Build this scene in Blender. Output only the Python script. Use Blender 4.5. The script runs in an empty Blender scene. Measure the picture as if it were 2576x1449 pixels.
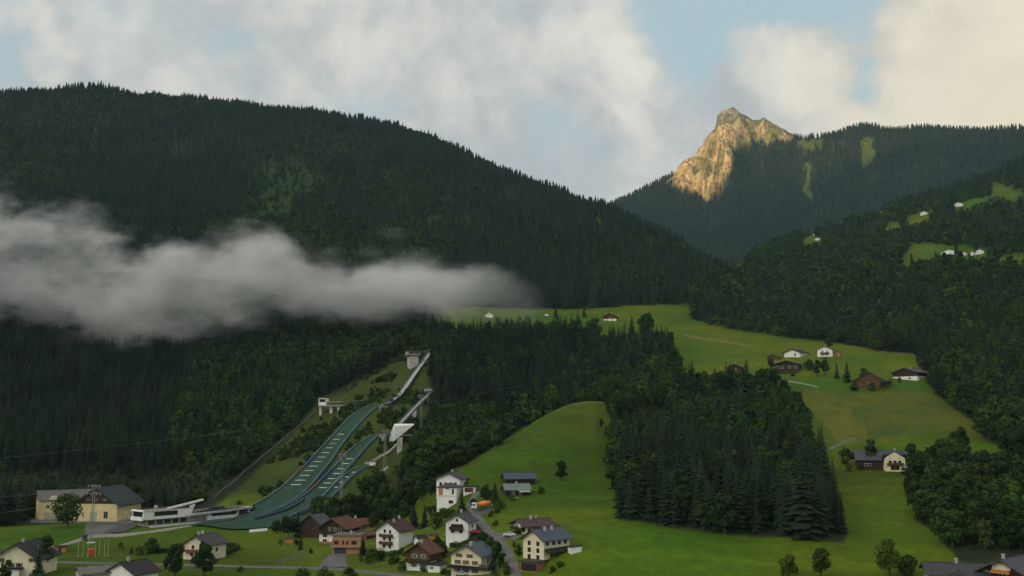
import bpy, math, random
import numpy as np
from mathutils import Vector, Matrix
R = math.radians
rng = np.random.default_rng(7)
random.seed(7)
scn = bpy.context.scene
COL = scn.collection
# ---------------------------------------------------------------- camera
F, CX, CY, PITCH, HC = 2474.0, 1288.0, 724.5, R(7.8), 50.0
cd = bpy.data.cameras.new('camera')
cam = bpy.data.objects.new('camera', cd); COL.objects.link(cam)
cam.location = (0, 0, HC); cam.rotation_euler = (R(90)+PITCH, 0, 0)
cd.sensor_width = 36.0; cd.lens = 36.0*F/2576.0
cd.clip_start = 1.0; cd.clip_end = 40000.0
scn.camera = cam
# ---------------------------------------------------------------- exposure and sampling
vs = scn.view_settings
scn.display_settings.display_device = 'sRGB'
vs.view_transform = 'Standard'; vs.look = 'None'; vs.exposure = 0.0; vs.gamma = 1.0
scn.render.engine = 'CYCLES'
cy = scn.cycles
cy.use_denoising = True
cy.max_bounces = 4; cy.diffuse_bounces = 2; cy.glossy_bounces = 2; cy.transmission_bounces = 2
cy.volume_bounces = 1; cy.transparent_max_bounces = 8
cy.volume_step_rate = 1.0; cy.volume_max_steps = 160
# ---------------------------------------------------------------- directions
def ray(u, v):
    x = (np.asarray(u, float)-CX)/F; zz = -(np.asarray(v, float)-CY)/F
    return x, math.cos(PITCH)-zz*math.sin(PITCH), math.sin(PITCH)+zz*math.cos(PITCH)
def pt(u, v, d):
    x, y, z = ray(u, v); k = d/np.hypot(x, y)
    return x*k, y*k, HC+z*k
def project(x, y, z):
    z = z-HC
    yy = y*math.cos(PITCH)+z*math.sin(PITCH); zz = -y*math.sin(PITCH)+z*math.cos(PITCH)
    yy = np.maximum(yy, 1e-3)
    return CX+F*x/yy, CY-F*zz/yy
# ---------------------------------------------------------------- sun
SUN_EL = R(4.0); SX, SY = -0.8, -0.6
sd = bpy.data.lights.new('sun', 'SUN'); sd.energy = 4.8; sd.angle = R(0.6); sd.color = (1.0, 0.52, 0.09)
so = bpy.data.objects.new('sun', sd); COL.objects.link(so)
sv = Vector((SX*math.cos(SUN_EL), SY*math.cos(SUN_EL), math.sin(SUN_EL)))
so.rotation_euler = sv.to_track_quat('Z', 'Y').to_euler()
# ---------------------------------------------------------------- world: low-sun sky with broken cloud
W = bpy.data.worlds.new('World'); scn.world = W; W.use_nodes = True
nt = W.node_tree; nt.nodes.clear()
def N(t, **k):
    n = nt.nodes.new(t)
    for a, b in k.items(): setattr(n, a, b)
    return n
def L(a, b): nt.links.new(a, b)
def M(op, a, b=None, c=None, clamp=False):
    n = N('ShaderNodeMath', operation=op, use_clamp=clamp)
    for i, s in enumerate((a, b, c)):
        if s is None: continue
        if isinstance(s, (int, float)): n.inputs[i].default_value = s
        else: L(s, n.inputs[i])
    return n.outputs[0]
def mixc(f, a, b):
    n = N('ShaderNodeMix', data_type='RGBA')
    for s, i in ((f, 0), (a, 6), (b, 7)):
        if isinstance(s, (int, float)): n.inputs[i].default_value = s
        elif isinstance(s, tuple): n.inputs[i].default_value = s+(1,)
        else: L(s, n.inputs[i])
    return n.outputs[2]
def smooth(x, a, b):
    n = N('ShaderNodeMapRange', interpolation_type='SMOOTHSTEP')
    L(x, n.inputs[0]); n.inputs[1].default_value = a; n.inputs[2].default_value = b
    return n.outputs[0]
sky = N('ShaderNodeTexSky', sky_type='NISHITA', sun_disc=False)
sky.sun_elevation = R(12); sky.sun_rotation = math.atan2(SX, SY)
sky.air_density = 1.0; sky.dust_density = 0.6; sky.ozone_density = 1.0
tc = N('ShaderNodeTexCoord')
D0 = tc.outputs['Generated']
# clouds lie on a high flat layer: direction divided by height
sep = N('ShaderNodeSeparateXYZ'); L(D0, sep.inputs[0])
zc_ = M('MAXIMUM', M('ADD', sep.outputs[2], 0.13), 0.03)
cmb = N('ShaderNodeCombineXYZ'); L(M('DIVIDE', sep.outputs[0], zc_), cmb.inputs[0]); L(M('DIVIDE', sep.outputs[1], zc_), cmb.inputs[1])
cmb.inputs[2].default_value = 3.7
def noise(vec, s, det, rough=0.55, dist=0.0):
    n = N('ShaderNodeTexNoise'); L(vec, n.inputs['Vector'])
    n.inputs['Scale'].default_value = s; n.inputs['Detail'].default_value = det
    n.inputs['Roughness'].default_value = rough; n.inputs['Distortion'].default_value = dist
    return n
wn = noise(D0, 5.0, 4, 0.6)
warp = N('ShaderNodeVectorMath', operation='MULTIPLY_ADD')
L(wn.outputs['Color'], warp.inputs[0]); warp.inputs[1].default_value = (0.16,)*3; L(D0, warp.inputs[2])
warp2 = N('ShaderNodeVectorMath', operation='SUBTRACT'); L(warp.outputs[0], warp2.inputs[0]); warp2.inputs[1].default_value = (0.08,)*3
WD = N('ShaderNodeVectorMath', operation='NORMALIZE'); L(warp2.outputs[0], WD.inputs[0])
def blob(u, v, r, soft=0.6):
    x, y, z = ray(u, v); w = Vector((float(x), float(y), float(z))).normalized()
    dn = N('ShaderNodeVectorMath', operation='DISTANCE'); L(WD.outputs[0], dn.inputs[0]); dn.inputs[1].default_value = w
    rr = r/F
    return smooth(dn.outputs['Value'], rr, rr*(1-soft))
gaps = None
for u, v, r, w_ in ((1500, 0, 190, 0.30), (1810, 40, 280, .95), (2000, -20, 240, 0.9), (1690, 140, 120, 0.5), (2160, 250, 100, 0.6), (2130, 110, 90, .5), (1340, 30, 150, .3),
                (-30, 110, 190, 0.50), (525, 118, 60, 0.34), (1480, 410, 170, 0.20), (1390, 290, 150, 0.18), (900, 240, 190, .30), (300, 60, 200, .22),
                (1500, -1500, 900, .5), (3500, 0, 420, .5), (-1100, 0, 500, 0.5)):
    b = M('MULTIPLY', blob(u, v, r, 0.7), w_)
    gaps = b if gaps is None else M('MAXIMUM', gaps, b)
white = None
for u, v, r, w_ in ((1950, 215, 200, 0.95), (2450, 60, 330, 1.0), (2420, 260, 300, 0.9), (1560, 110, 110, .5), (1600, 200, 110, .5), (90, 190, 90, 0.75), (1215, 300, 70, .5), (1260, 340, 60, .4), (3200, 500, 600, .6)):
    b = M('MULTIPLY', blob(u, v, r, 0.75), w_)
    white = b if white is None else M('MAXIMUM', white, b)
n1 = noise(D0, 6.5, 8, 0.58, 0.3); n2 = noise(D0, 2.6, 5, 0.5, 0.2)
den = M('ADD', M('ADD', M('MULTIPLY', n1.outputs[0], 2.2), -0.5), M('MULTIPLY', white, 0.55))
den = M('SUBTRACT', den, M('MULTIPLY', gaps, 0.95))
cover = smooth(den, -0.25, 0.55)
n3 = noise(D0, 17.0, 9, 0.60, 0.25)
tex = M('ADD', M('ADD', M('MULTIPLY', n1.outputs[0], 0.42), M('MULTIPLY', n2.outputs[0], 0.22)), M('MULTIPLY', n3.outputs[0], 0.36))
lum = smooth(tex, 0.405, 0.60)
lo = mixc(lum, (0.38, 0.40, 0.41), (0.59, 0.575, 0.53))
hi = mixc(lum, (0.60, 0.585, 0.53), (0.72, 0.68, 0.58))
wsel = smooth(M('ADD', white, M('MULTIPLY', M('SUBTRACT', n1.outputs[0], 0.5), 2.4)), 0.0, 1.05)
cl = mixc(wsel, lo, hi)
# warm light low on the right
xg, yg, zg = ray(2620, 300); gv = Vector((float(xg), float(yg), float(zg))).normalized()
gd = N('ShaderNodeVectorMath', operation='DISTANCE'); L(D0, gd.inputs[0]); gd.inputs[1].default_value = gv
cl = mixc(M('MULTIPLY', smooth(gd.outputs['Value'], 0.30, 0.0), 0.55), cl, (0.80, 0.66, 0.42))
skyc = N('ShaderNodeVectorMath', operation='SCALE'); L(sky.outputs[0], skyc.inputs[0]); skyc.inputs['Scale'].default_value = 0.10
blue = mixc(0.80, skyc.outputs[0], (0.385, 0.505, 0.54))
fin = mixc(cover, blue, cl)
# added unseen glow behind the viewer's left shoulder, brightens surfaces facing the camera
wv_ = Vector((-.74, -.62, .50)).normalized(); wd_ = N('ShaderNodeVectorMath', operation='DISTANCE'); L(D0, wd_.inputs[0]); wd_.inputs[1].default_value = wv_
wg = smooth(wd_.outputs['Value'], 0.85, 0.05)
wb = N('ShaderNodeVectorMath', operation='SCALE'); wb.inputs[0].default_value = (1.0, .93, .80); L(M('MULTIPLY', wg, 2.4), wb.inputs['Scale'])
wa = N('ShaderNodeVectorMath', operation='ADD'); L(fin, wa.inputs[0]); L(wb.outputs[0], wa.inputs[1]); fin = wa.outputs[0]
bg = N('ShaderNodeBackground'); L(fin, bg.inputs[0]); bg.inputs[1].default_value = 1.25
wo = N('ShaderNodeOutputWorld'); L(bg.outputs[0], wo.inputs[0])
W.cycles.sampling_method = 'MANUAL'; W.cycles.sample_map_resolution = 512
# ---------------------------------------------------------------- numpy noise
def _hash(ix, iy, seed):
    h = (ix.astype(np.int64)*374761393 + iy.astype(np.int64)*668265263 + seed*1442695041) & 0xffffffff
    h = ((h ^ (h >> 13))*1274126177) & 0xffffffff
    return ((h ^ (h >> 16)) & 0xffff)/65535.0
def vnoise(x, y, seed=0):
    ix = np.floor(x); iy = np.floor(y); fx = x-ix; fy = y-iy
    fx = fx*fx*(3-2*fx); fy = fy*fy*(3-2*fy)
    a = _hash(ix, iy, seed); b = _hash(ix+1, iy, seed); c = _hash(ix, iy+1, seed); d = _hash(ix+1, iy+1, seed)
    return (a*(1-fx)+b*fx)*(1-fy)+(c*(1-fx)+d*fx)*fy
def fbm(x, y, seed=0, o=4):
    s = 0; a = 0.5; t = 0
    for i in range(o):
        s = s+a*vnoise(x, y, seed+i*17); t += a; a *= 0.5; x = x*2.03+11.3; y = y*2.03+5.1
    return s/t
def pchip(X, Y, Q):
    """X, Y: knots x columns; Q: queries x columns; monotone cubic, clamped ends"""
    h = np.diff(X, axis=0); dl = np.diff(Y, axis=0)/h
    m = np.zeros_like(Y)
    a, b = dl[:-1], dl[1:]
    w1 = 2*h[1:]+h[:-1]; w2 = h[1:]+2*h[:-1]
    ok = a*b > 0
    with np.errstate(all='ignore'):
        mm = (w1+w2)/(w1/a+w2/b)
    m[1:-1] = np.where(ok, mm, 0); m[0] = dl[0]; m[-1] = dl[-1]
    out = np.zeros_like(Q)
    out[:] = Y[0]+(Q-X[0])*0
    for k in range(len(X)-1):
        s = (Q-X[k])/h[k]; sel = (s >= 0) & (s <= 1)
        v = (2*s**3-3*s**2+1)*Y[k]+(s**3-2*s**2+s)*h[k]*m[k]+(-2*s**3+3*s**2)*Y[k+1]+(s**3-s**2)*h[k]*m[k+1]
        out = np.where(sel, v, out)
    out = np.where(Q > X[-1], Y[-1], out)
    return out
def inpoly(u, v, poly):
    ins = np.zeros(np.shape(u), bool); n = len(poly)
    for i in range(n):
        x1, y1 = poly[i]; x2, y2 = poly[(i+1) % n]
        c = ((y1 > v) != (y2 > v)) & (u < (x2-x1)*(v-y1)/((y2-y1) if y2 != y1 else 1e-9)+x1)
        ins ^= c
    return ins
# ---------------------------------------------------------------- tagging
def tag(o, label=None, cat=None, group=None, kind=None):
    if label: o['label'] = label
    if cat: o['category'] = cat
    if group: o['group'] = group
    if kind: o['kind'] = kind
    return o
def empty(name, loc=(0, 0, 0), rz=0.0):
    o = bpy.data.objects.new(name, None); COL.objects.link(o)
    o.empty_display_size = 0.5; o.location = loc; o.rotation_euler = (0, 0, rz)
    return o
# ---------------------------------------------------------------- materials
MATS = {}
def mat(name, col, rough=0.85, var=0.25, scale=1.5, col2=None, bump=0.0, spec=0.3, metal=0.0, pattern=None, pscale=1.0, rand=0.0, coord='Object'):
    if name in MATS: return MATS[name]
    m = bpy.data.materials.new(name); m.use_nodes = True; t = m.node_tree
    bs = t.nodes['Principled BSDF']
    bs.inputs['Roughness'].default_value = rough; bs.inputs['Metallic'].default_value = metal
    bs.inputs['Specular IOR Level'].default_value = spec
    tcn = t.nodes.new('ShaderNodeTexCoord')
    nz = t.nodes.new('ShaderNodeTexNoise'); nz.inputs['Scale'].default_value = scale; nz.inputs['Detail'].default_value = 5
    t.links.new(tcn.outputs[coord], nz.inputs['Vector'])
    rp = t.nodes.new('ShaderNodeValToRGB')
    c2 = col2 or tuple(max(0, c*(1-var)) for c in col)
    c1 = col if col2 else tuple(min(1, c*(1+var*0.6)) for c in col)
    rp.color_ramp.elements[0].position = 0.32; rp.color_ramp.elements[0].color = c2+(1,)
    rp.color_ramp.elements[1].position = 0.68; rp.color_ramp.elements[1].color = c1+(1,)
    t.links.new(nz.outputs['Fac'], rp.inputs[0]); out = rp.outputs[0]
    if pattern:
        wv = t.nodes.new('ShaderNodeTexWave'); wv.wave_type = 'BANDS'; wv.bands_direction = pattern; wv.inputs['Scale'].default_value = pscale
        wv.inputs['Distortion'].default_value = 0.4; wv.inputs['Detail'].default_value = 1
        t.links.new(tcn.outputs['Object'], wv.inputs['Vector'])
        mx = t.nodes.new('ShaderNodeMix'); mx.data_type = 'RGBA'; mx.blend_type = 'MULTIPLY'; mx.inputs[0].default_value = 0.35
        t.links.new(out, mx.inputs[6]); t.links.new(wv.outputs['Color'], mx.inputs[7]); out = mx.outputs[2]
    if rand:
        oi = t.nodes.new('ShaderNodeObjectInfo'); hs = t.nodes.new('ShaderNodeHueSaturation')
        mr = t.nodes.new('ShaderNodeMapRange'); mr.inputs[3].default_value = 1-rand; mr.inputs[4].default_value = 1+rand
        t.links.new(oi.outputs['Random'], mr.inputs[0]); t.links.new(mr.outputs[0], hs.inputs['Value'])
        mr2 = t.nodes.new('ShaderNodeMapRange'); mr2.inputs[3].default_value = 0.48; mr2.inputs[4].default_value = 0.52
        mt = t.nodes.new('ShaderNodeMath'); mt.operation = 'FRACT'; mu = t.nodes.new('ShaderNodeMath'); mu.operation = 'MULTIPLY'; mu.inputs[1].default_value = 7.13
        t.links.new(oi.outputs['Random'], mu.inputs[0]); t.links.new(mu.outputs[0], mt.inputs[0]); t.links.new(mt.outputs[0], mr2.inputs[0])
        t.links.new(mr2.outputs[0], hs.inputs['Hue']); t.links.new(out, hs.inputs['Color']); out = hs.outputs[0]
    t.links.new(out, bs.inputs['Base Color'])
    if bump:
        bp = t.nodes.new('ShaderNodeBump'); bp.inputs['Strength'].default_value = bump; bp.inputs['Distance'].default_value = 0.05
        t.links.new(nz.outputs['Fac'], bp.inputs['Height']); t.links.new(bp.outputs[0], bs.inputs['Normal'])
    MATS[name] = m
    return m
def grid_mesh(name, X, Y, Z, m, colors=None, smooth=True):
    r, c = X.shape
    co = np.stack([X, Y, Z], -1).reshape(-1, 3).astype(np.float32)
    i = np.arange(r*c).reshape(r, c)
    q = np.stack([i[:-1, :-1], i[:-1, 1:], i[1:, 1:], i[1:, :-1]], -1).reshape(-1, 4).astype(np.int32)
    me = bpy.data.meshes.new(name)
    me.vertices.add(len(co)); me.vertices.foreach_set('co', co.ravel())
    me.loops.add(q.size); me.loops.foreach_set('vertex_index', q.ravel())
    me.polygons.add(len(q)); me.polygons.foreach_set('loop_start', np.arange(0, q.size, 4, dtype=np.int32))
    me.polygons.foreach_set('use_smooth', np.full(len(q), smooth))
    me.update()
    if colors is not None:
        at = me.attributes.new('ground', 'FLOAT_COLOR', 'POINT')
        cc = np.concatenate([colors.reshape(-1, 3), np.ones((r*c, 1))], 1).astype(np.float32)
        at.data.foreach_set('color', cc.ravel())
    me.materials.append(m)
    o = bpy.data.objects.new(name, me); COL.objects.link(o)
    return o
def ground_mat(name, fs, amt, bumpd, rough=0.95):
    m = bpy.data.materials.new(name); m.use_nodes = True; t = m.node_tree; bs = t.nodes['Principled BSDF']
    bs.inputs['Roughness'].default_value = rough; bs.inputs['Specular IOR Level'].default_value = 0.1
    at = t.nodes.new('ShaderNodeAttribute'); at.attribute_name = 'ground'
    tcn = t.nodes.new('ShaderNodeTexCoord')
    outs = []
    for k, s in enumerate(fs):
        nz = t.nodes.new('ShaderNodeTexNoise'); nz.inputs['Scale'].default_value = s; nz.inputs['Detail'].default_value = 6; nz.inputs['Roughness'].default_value = 0.62
        t.links.new(tcn.outputs['Object'], nz.inputs['Vector']); outs.append(nz.outputs['Fac'])
    ad = t.nodes.new('ShaderNodeMath'); ad.operation = 'ADD'; t.links.new(outs[0], ad.inputs[0]); t.links.new(outs[1], ad.inputs[1])
    mr = t.nodes.new('ShaderNodeMapRange'); mr.inputs[1].default_value = 0.7; mr.inputs[2].default_value = 1.3; mr.inputs[3].default_value = 1-amt; mr.inputs[4].default_value = 1+amt
    t.links.new(ad.outputs[0], mr.inputs[0])
    sc = t.nodes.new('ShaderNodeVectorMath'); sc.operation = 'SCALE'
    t.links.new(at.outputs['Color'], sc.inputs[0]); t.links.new(mr.outputs[0], sc.inputs['Scale']); t.links.new(sc.outputs[0], bs.inputs['Base Color'])
    bp = t.nodes.new('ShaderNodeBump'); bp.inputs['Strength'].default_value = 0.7; bp.inputs['Distance'].default_value = bumpd
    t.links.new(outs[1], bp.inputs['Height']); t.links.new(bp.outputs[0], bs.inputs['Normal'])
    return m
FOG_D, HAZE_D = 0.038, 0.000032
# ---------------------------------------------------------------- terrain: near valley, its slopes and the ridges that close it
U = np.array([-500, 0, 200, 400, 600, 800, 950, 1080, 1200, 1300, 1400, 1480, 1600, 1750, 1900, 2050, 2200, 2350, 2500, 2576, 3100], float)
def row(vals): return vals
ROWS = [
 # (v, d) at each U; a tuple ('z', z, d) gives the height itself
 [('z', 0, 40)]*21,
 [('z', 0, 322)]*8+[('z', .5, 315), ('z', 1, 305), ('z', 1.5, 300), ('z', 2, 295), ('z', 2.5, 290), ('z', 3, 290), ('z', 4, 290), ('z', 4.5, 290), ('z', 5, 290), ('z', 5.5, 290), ('z', 6, 290), ('z', 7, 290), ('z', 10, 290)],
 [('z', 0, 368)]*5+[('z', 0, 373), ('z', 1, 385), (1372, 378), (1368, 350), (1375, 332), (1388, 322), (1388, 320), (1378, 330), (1368, 335), (1358, 340), (1350, 346), (1350, 352), (1350, 355), (1330, 360), (1320, 365), (1290, 370)],
 [('z', 0, 500), ('z', 0, 500), ('z', 0.3, 500), ('z', .3, 490), ('z', 0.3, 482), (1313, 485), (1300, 475), (1285, 440), (1270, 410), (1265, 405), (1260, 410), (1250, 415), (1230, 430), (1230, 440), (1220, 445), (1220, 450), (1190, 475), (1190, 480), (1180, 490), (1170, 490), (1150, 490)],
 [(1225, 600), (1225, 600), (1225, 600), (1225, 590), (1230, 568), (1170, 575), (1165, 550), (1200, 455), (1150, 480), (1090, 540), (1030, 590), (1010, 620), (1040, 600), (1060, 600), (1060, 600), (1060, 600), (1050, 605), (1060, 600), (1070, 600), (1070, 600), (1070, 600)],
 [(1060, 740), (1060, 740), (1060, 740), (1060, 730), (1080, 700), (1060, 680), (1020, 668), (1075, 640), (1130, 600), (1100, 650), (1055, 690), (1025, 710), (980, 720), (975, 720), (970, 720), (960, 720), (975, 700), (975, 700), (1000, 690), (1000, 690), (1000, 690)],
 [(900, 900), (900, 900), (900, 900), (900, 890), (900, 860), (900, 840), (900, 800), (890, 760), (930, 800), (900, 850), (880, 880), (880, 880), (890, 860), (900, 860), (895, 860), (885, 850), (890, 840), (900, 830), (900, 830), (900, 830), (900, 830)],
 [(780, 1080), (780, 1080), (780, 1080), (780, 1080), (790, 1050), (800, 1020), (810, 1000), (812, 990), (790, 1050), (785, 1080), (783, 1100), (778, 1120), (773, 1130), (795, 1090), (827, 1010), (848, 985), (860, 965), (845, 960), (820, 960), (810, 960), (800, 960)],
 [(600, 1400)]*5+[(610, 1400), (620, 1380), (640, 1370), (660, 1350), (670, 1350), (690, 1330), (700, 1330), (710, 1300), (740, 1270), (760, 1200), (740, 1200), (720, 1200), (700, 1200), (680, 1200), (670, 1200), (650, 1200)],
 [(420, 1850)]*4+[(430, 1800), (440, 1780), (460, 1750), (480, 1700), (520, 1650), (550, 1600), (580, 1550), (600, 1500), (640, 1470), (700, 1390), (700, 1370), (665, 1500), (625, 1600), (590, 1600), (560, 1600), (550, 1600), (500, 1600)],
]
# the skyline of this sheet (ground under the trees)
SU = np.array([-500, 0, 130, 250, 350, 400, 560, 700, 850, 1000, 1100, 1150, 1250, 1320, 1400, 1480, 1510, 1560, 1600, 1700, 1760, 1830, 1900, 2000, 2060, 2120, 2200, 2300, 2400, 2475, 2576, 3100.])
SV = np.array([262, 252, 243, 237, 256, 258, 274, 294, 317, 346, 375, 396, 444, 475, 508, 540, 540, 552, 572, 616, 652, 682, 645, 612, 600, 580, 548, 522, 500, 482, 440, 330.])
SDD = np.interp(SU, [-500, 400, 1100, 1400, 1600, 1830, 1900, 2000, 2200, 2576, 3100], [2300, 2300, 2150, 1950, 1780, 1560, 1640, 1900, 2150, 2300, 2300])
DAZ = 0.09
az = np.radians(np.arange(-50, 50.01, DAZ)); NC = len(az)
knD, knZ = [], []
def curve_az(us, vs_, ds):
    a, e, dd = [], [], []
    for u, v, d in zip(us, vs_, ds):
        if isinstance(v, tuple) and v[0] == 'z':
            x, y, _ = ray(u, 1063); aa = math.atan2(x, y); ee = v[1]; d = v[2]
        else:
            x, y, z = pt(u, v, d); aa = math.atan2(x, y); ee = z
        a.append(aa); e.append(ee); dd.append(d)
    a = np.array(a); o = np.argsort(a); a = a[o]; e = np.array(e)[o]; dd = np.array(dd)[o]
    A = np.clip(az, a[0], a[-1])[:, None]
    f = lambda Y: pchip(a[:, None], np.asarray(Y, float)[:, None], A)[:, 0]
    return f(dd), f(e)
for r_ in ROWS:
    dd = []; vv = []
    for q in r_:
        if q[0] == 'z': vv.append(q); dd.append(q[2])
        else: vv.append(q[0]); dd.append(q[1])
    a, b = curve_az(U, vv, dd); knD.append(a); knZ.append(b)
a, b = curve_az(SU, list(SV), SDD); skyD, skyZ = a, b
knD.append(a); knZ.append(b)
knD.append(a*1.12); knZ.append(b*0.86); knD.append(a*1.35+100); knZ.append(b*0.35)
knD = np.array(knD); knZ = np.array(knZ)
for k in range(1, len(knD)): knD[k] = np.maximum(knD[k], knD[k-1]+8)
D_ = [40.0]
while D_[-1] < 3300: D_.append(D_[-1]*(1.0075 if D_[-1] > 280 else 1.03))
Dr = np.array(D_); NR = len(Dr)
Q = np.repeat(Dr[:, None], NC, 1)
TZ = pchip(knD, knZ, Q)
AZ, DD = np.meshgrid(az, Dr)
TX = DD*np.sin(AZ); TY = DD*np.cos(AZ)
TX0, TY0 = TX, TY
# ---- land cover from outlines of the meadows (ground points, with their range of distance)
MEADOWS = [
 # centre hill meadow
 ([(1085, 1205), (1200, 1150), (1300, 1085), (1400, 1025), (1480, 1000), (1530, 1010), (1548, 1110), (1560, 1140), (1552, 1305), (1640, 1320), (1900, 1352), (2125, 1366), (2135, 1350), (2075, 1180), (2060, 1165), (2110, 1150), (2150, 1175), (2330, 1195), (2305, 1240), (2296, 1300), (2340, 1330), (2420, 1420), (2460, 1480), (1290, 1500), (1190, 1290), (1085, 1290)], 250, 700, 0),
 # right hand terraces
 ([(2040, 1170), (2030, 1060), (2000, 1010), (1965, 988), (1880, 975), (1720, 965), (1690, 890), (1680, 830), (1640, 800), (1720, 800), (1850, 833), (2060, 857), (2200, 880), (2300, 890), (2350, 985), (2445, 1060), (2530, 1140), (2610, 1190), (2610, 1225), (2500, 1205), (2420, 1175), (2330, 1192), (2100, 1180)], 420, 1300, 1),
 ([(1100, 830), (1095, 775), (1250, 772), (1380, 775), (1470, 778), (1600, 768), (1735, 765), (1740, 850), (1680, 870), (1600, 860), (1480, 850), (1350, 830)], 880, 1400, 1),
 # valley floor on the left
 ([(-600, 1312), (0, 1312), (90, 1315), (350, 1318), (480, 1318), (560, 1312), (680, 1316), (700, 1300), (760, 1310), (760, 1360), (940, 1390), (1290, 1500), (-600, 1500)], 250, 520, 0),
 # gardens of the village on the slope
 ([(760, 1330), (900, 1270), (1090, 1195), (1110, 1290), (1290, 1500), (900, 1500), (760, 1400)], 250, 520, 2),
 ([(470, 1300), (575, 1245), (640, 1238), (700, 1260), (640, 1330), (480, 1330)], 400, 640, 2),
 # small hamlet clearings higher up
 ([(2270, 650), (2290, 618), (2330, 612), (2420, 622), (2490, 640), (2480, 665), (2360, 668), (2262, 690)], 1100, 1800, 1),
 ([(2040, 560), (2060, 552), (2130, 545), (2120, 572), (2045, 590)], 1400, 2700, 1),
 ([(2020, 605), (2045, 588), (2075, 615), (2015, 632)], 1200, 2700, 1),
 ([(2280, 552), (2300, 540), (2345, 530), (2345, 562), (2285, 575)], 1200, 2700, 1),
 ([(2400, 520), (2440, 503), (2500, 494), (2580, 488), (2600, 505), (2500, 512), (2440, 540), (2400, 545)], 1200, 2700, 1),
 ([(2490, 460), (2520, 465), (2576, 490), (2560, 520), (2500, 510)], 1200, 2700, 1),
 ([(2195, 755), (2215, 750), (2240, 775), (2220, 790)], 900, 1500, 1), ([(1835, 668), (1870, 655), (1885, 668), (1850, 690)], 1200, 1700, 1), ([(1735, 722), (1760, 718), (1765, 742), (1738, 745)], 1100, 1500, 1),
 ([(2490, 652), (2576, 640), (2600, 668), (2490, 675)], 1000, 1800, 1), ([(2225, 566), (2262, 556), (2268, 580), (2230, 588)], 1200, 2600, 1),
 ([(2170, 528), (2215, 518), (2225, 540), (2180, 545)], 1300, 2600, 1),
 ([(1480, 545), (1500, 545), (1545, 598), (1525, 600)], 1300, 2000, 2),
]
SCRUB = [
 ([(860, 985), (960, 925), (1035, 872), (1085, 880), (1085, 940), (1075, 960), (1095, 1000), (1085, 1060), (1075, 1110), (1010, 1180), (1000, 1210), (900, 1260), (700, 1330), (560, 1330), (560, 1262), (700, 1130), (760, 1060), (790, 1015)], 430, 900),
 ([(620, 450), (700, 405), (800, 425), (830, 470), (735, 510), (720, 590), (660, 630), (620, 560)], 1300, 2200),
 ([(1030, 560), (1180, 520), (1230, 560), (1120, 600)], 1200, 2200),
]
MAT_ZONE = [([(927, 1020), (872, 1055), (839, 1090), (781, 1157), (719, 1218), (641, 1270), (557, 1302), (470, 1322), (560, 1332), (760, 1330), (790, 1320), (850, 1270), (935, 1180), (960, 1110), (975, 1090), (940, 1090), (860, 1150), (870, 1120), (965, 1030), (1090, 890), (1080, 875), (1040, 925), (955, 1012)], 400, 860)]
def cover(x, y, z):
    """0 forest floor, 1 mown meadow, 2 golden meadow, 3 rough grass, 4 scrub"""
    u, v = project(x, y, z); d = np.hypot(x, y)
    w = (fbm(x/25, y/25, 3)-0.5)
    k = np.clip(500/d, .1, 1)
    uu = u+w*30*k; vv = v+(fbm(x/22, y/22, 9)-0.5)*14*k
    c = np.zeros(np.shape(x), int)
    for p, a, b in SCRUB: c[inpoly(uu, vv, p) & (d > a) & (d < b)] = 4
    for p, a, b, t in MEADOWS: c[inpoly(uu, vv, p) & (d > a) & (d < b)] = (1, 2, 3)[t]
    c[(d < 285)] = 1
    return c
TZ1 = TZ.copy()
cov = cover(TX, TY, TZ1)
# relief: gullies on the wooded mountains, faint swells on the grass
ridge = 1-np.abs(2*fbm(TX/330, TY/330, 21, 4)-1)
amp = np.clip((DD-900)/900, 0, 1)*55
edge = np.clip(np.abs(DD-skyD[None, :])/np.where(AZ > .2, 700, 260), 0.08, 1)
TZ = TZ+(ridge-0.62)*amp*edge*np.where(cov == 0, 1, .35)
TZ = TZ+(fbm(TX/60, TY/60, 5, 3)-0.5)*np.clip((DD-280)/260, 0, 3.0)
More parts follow.
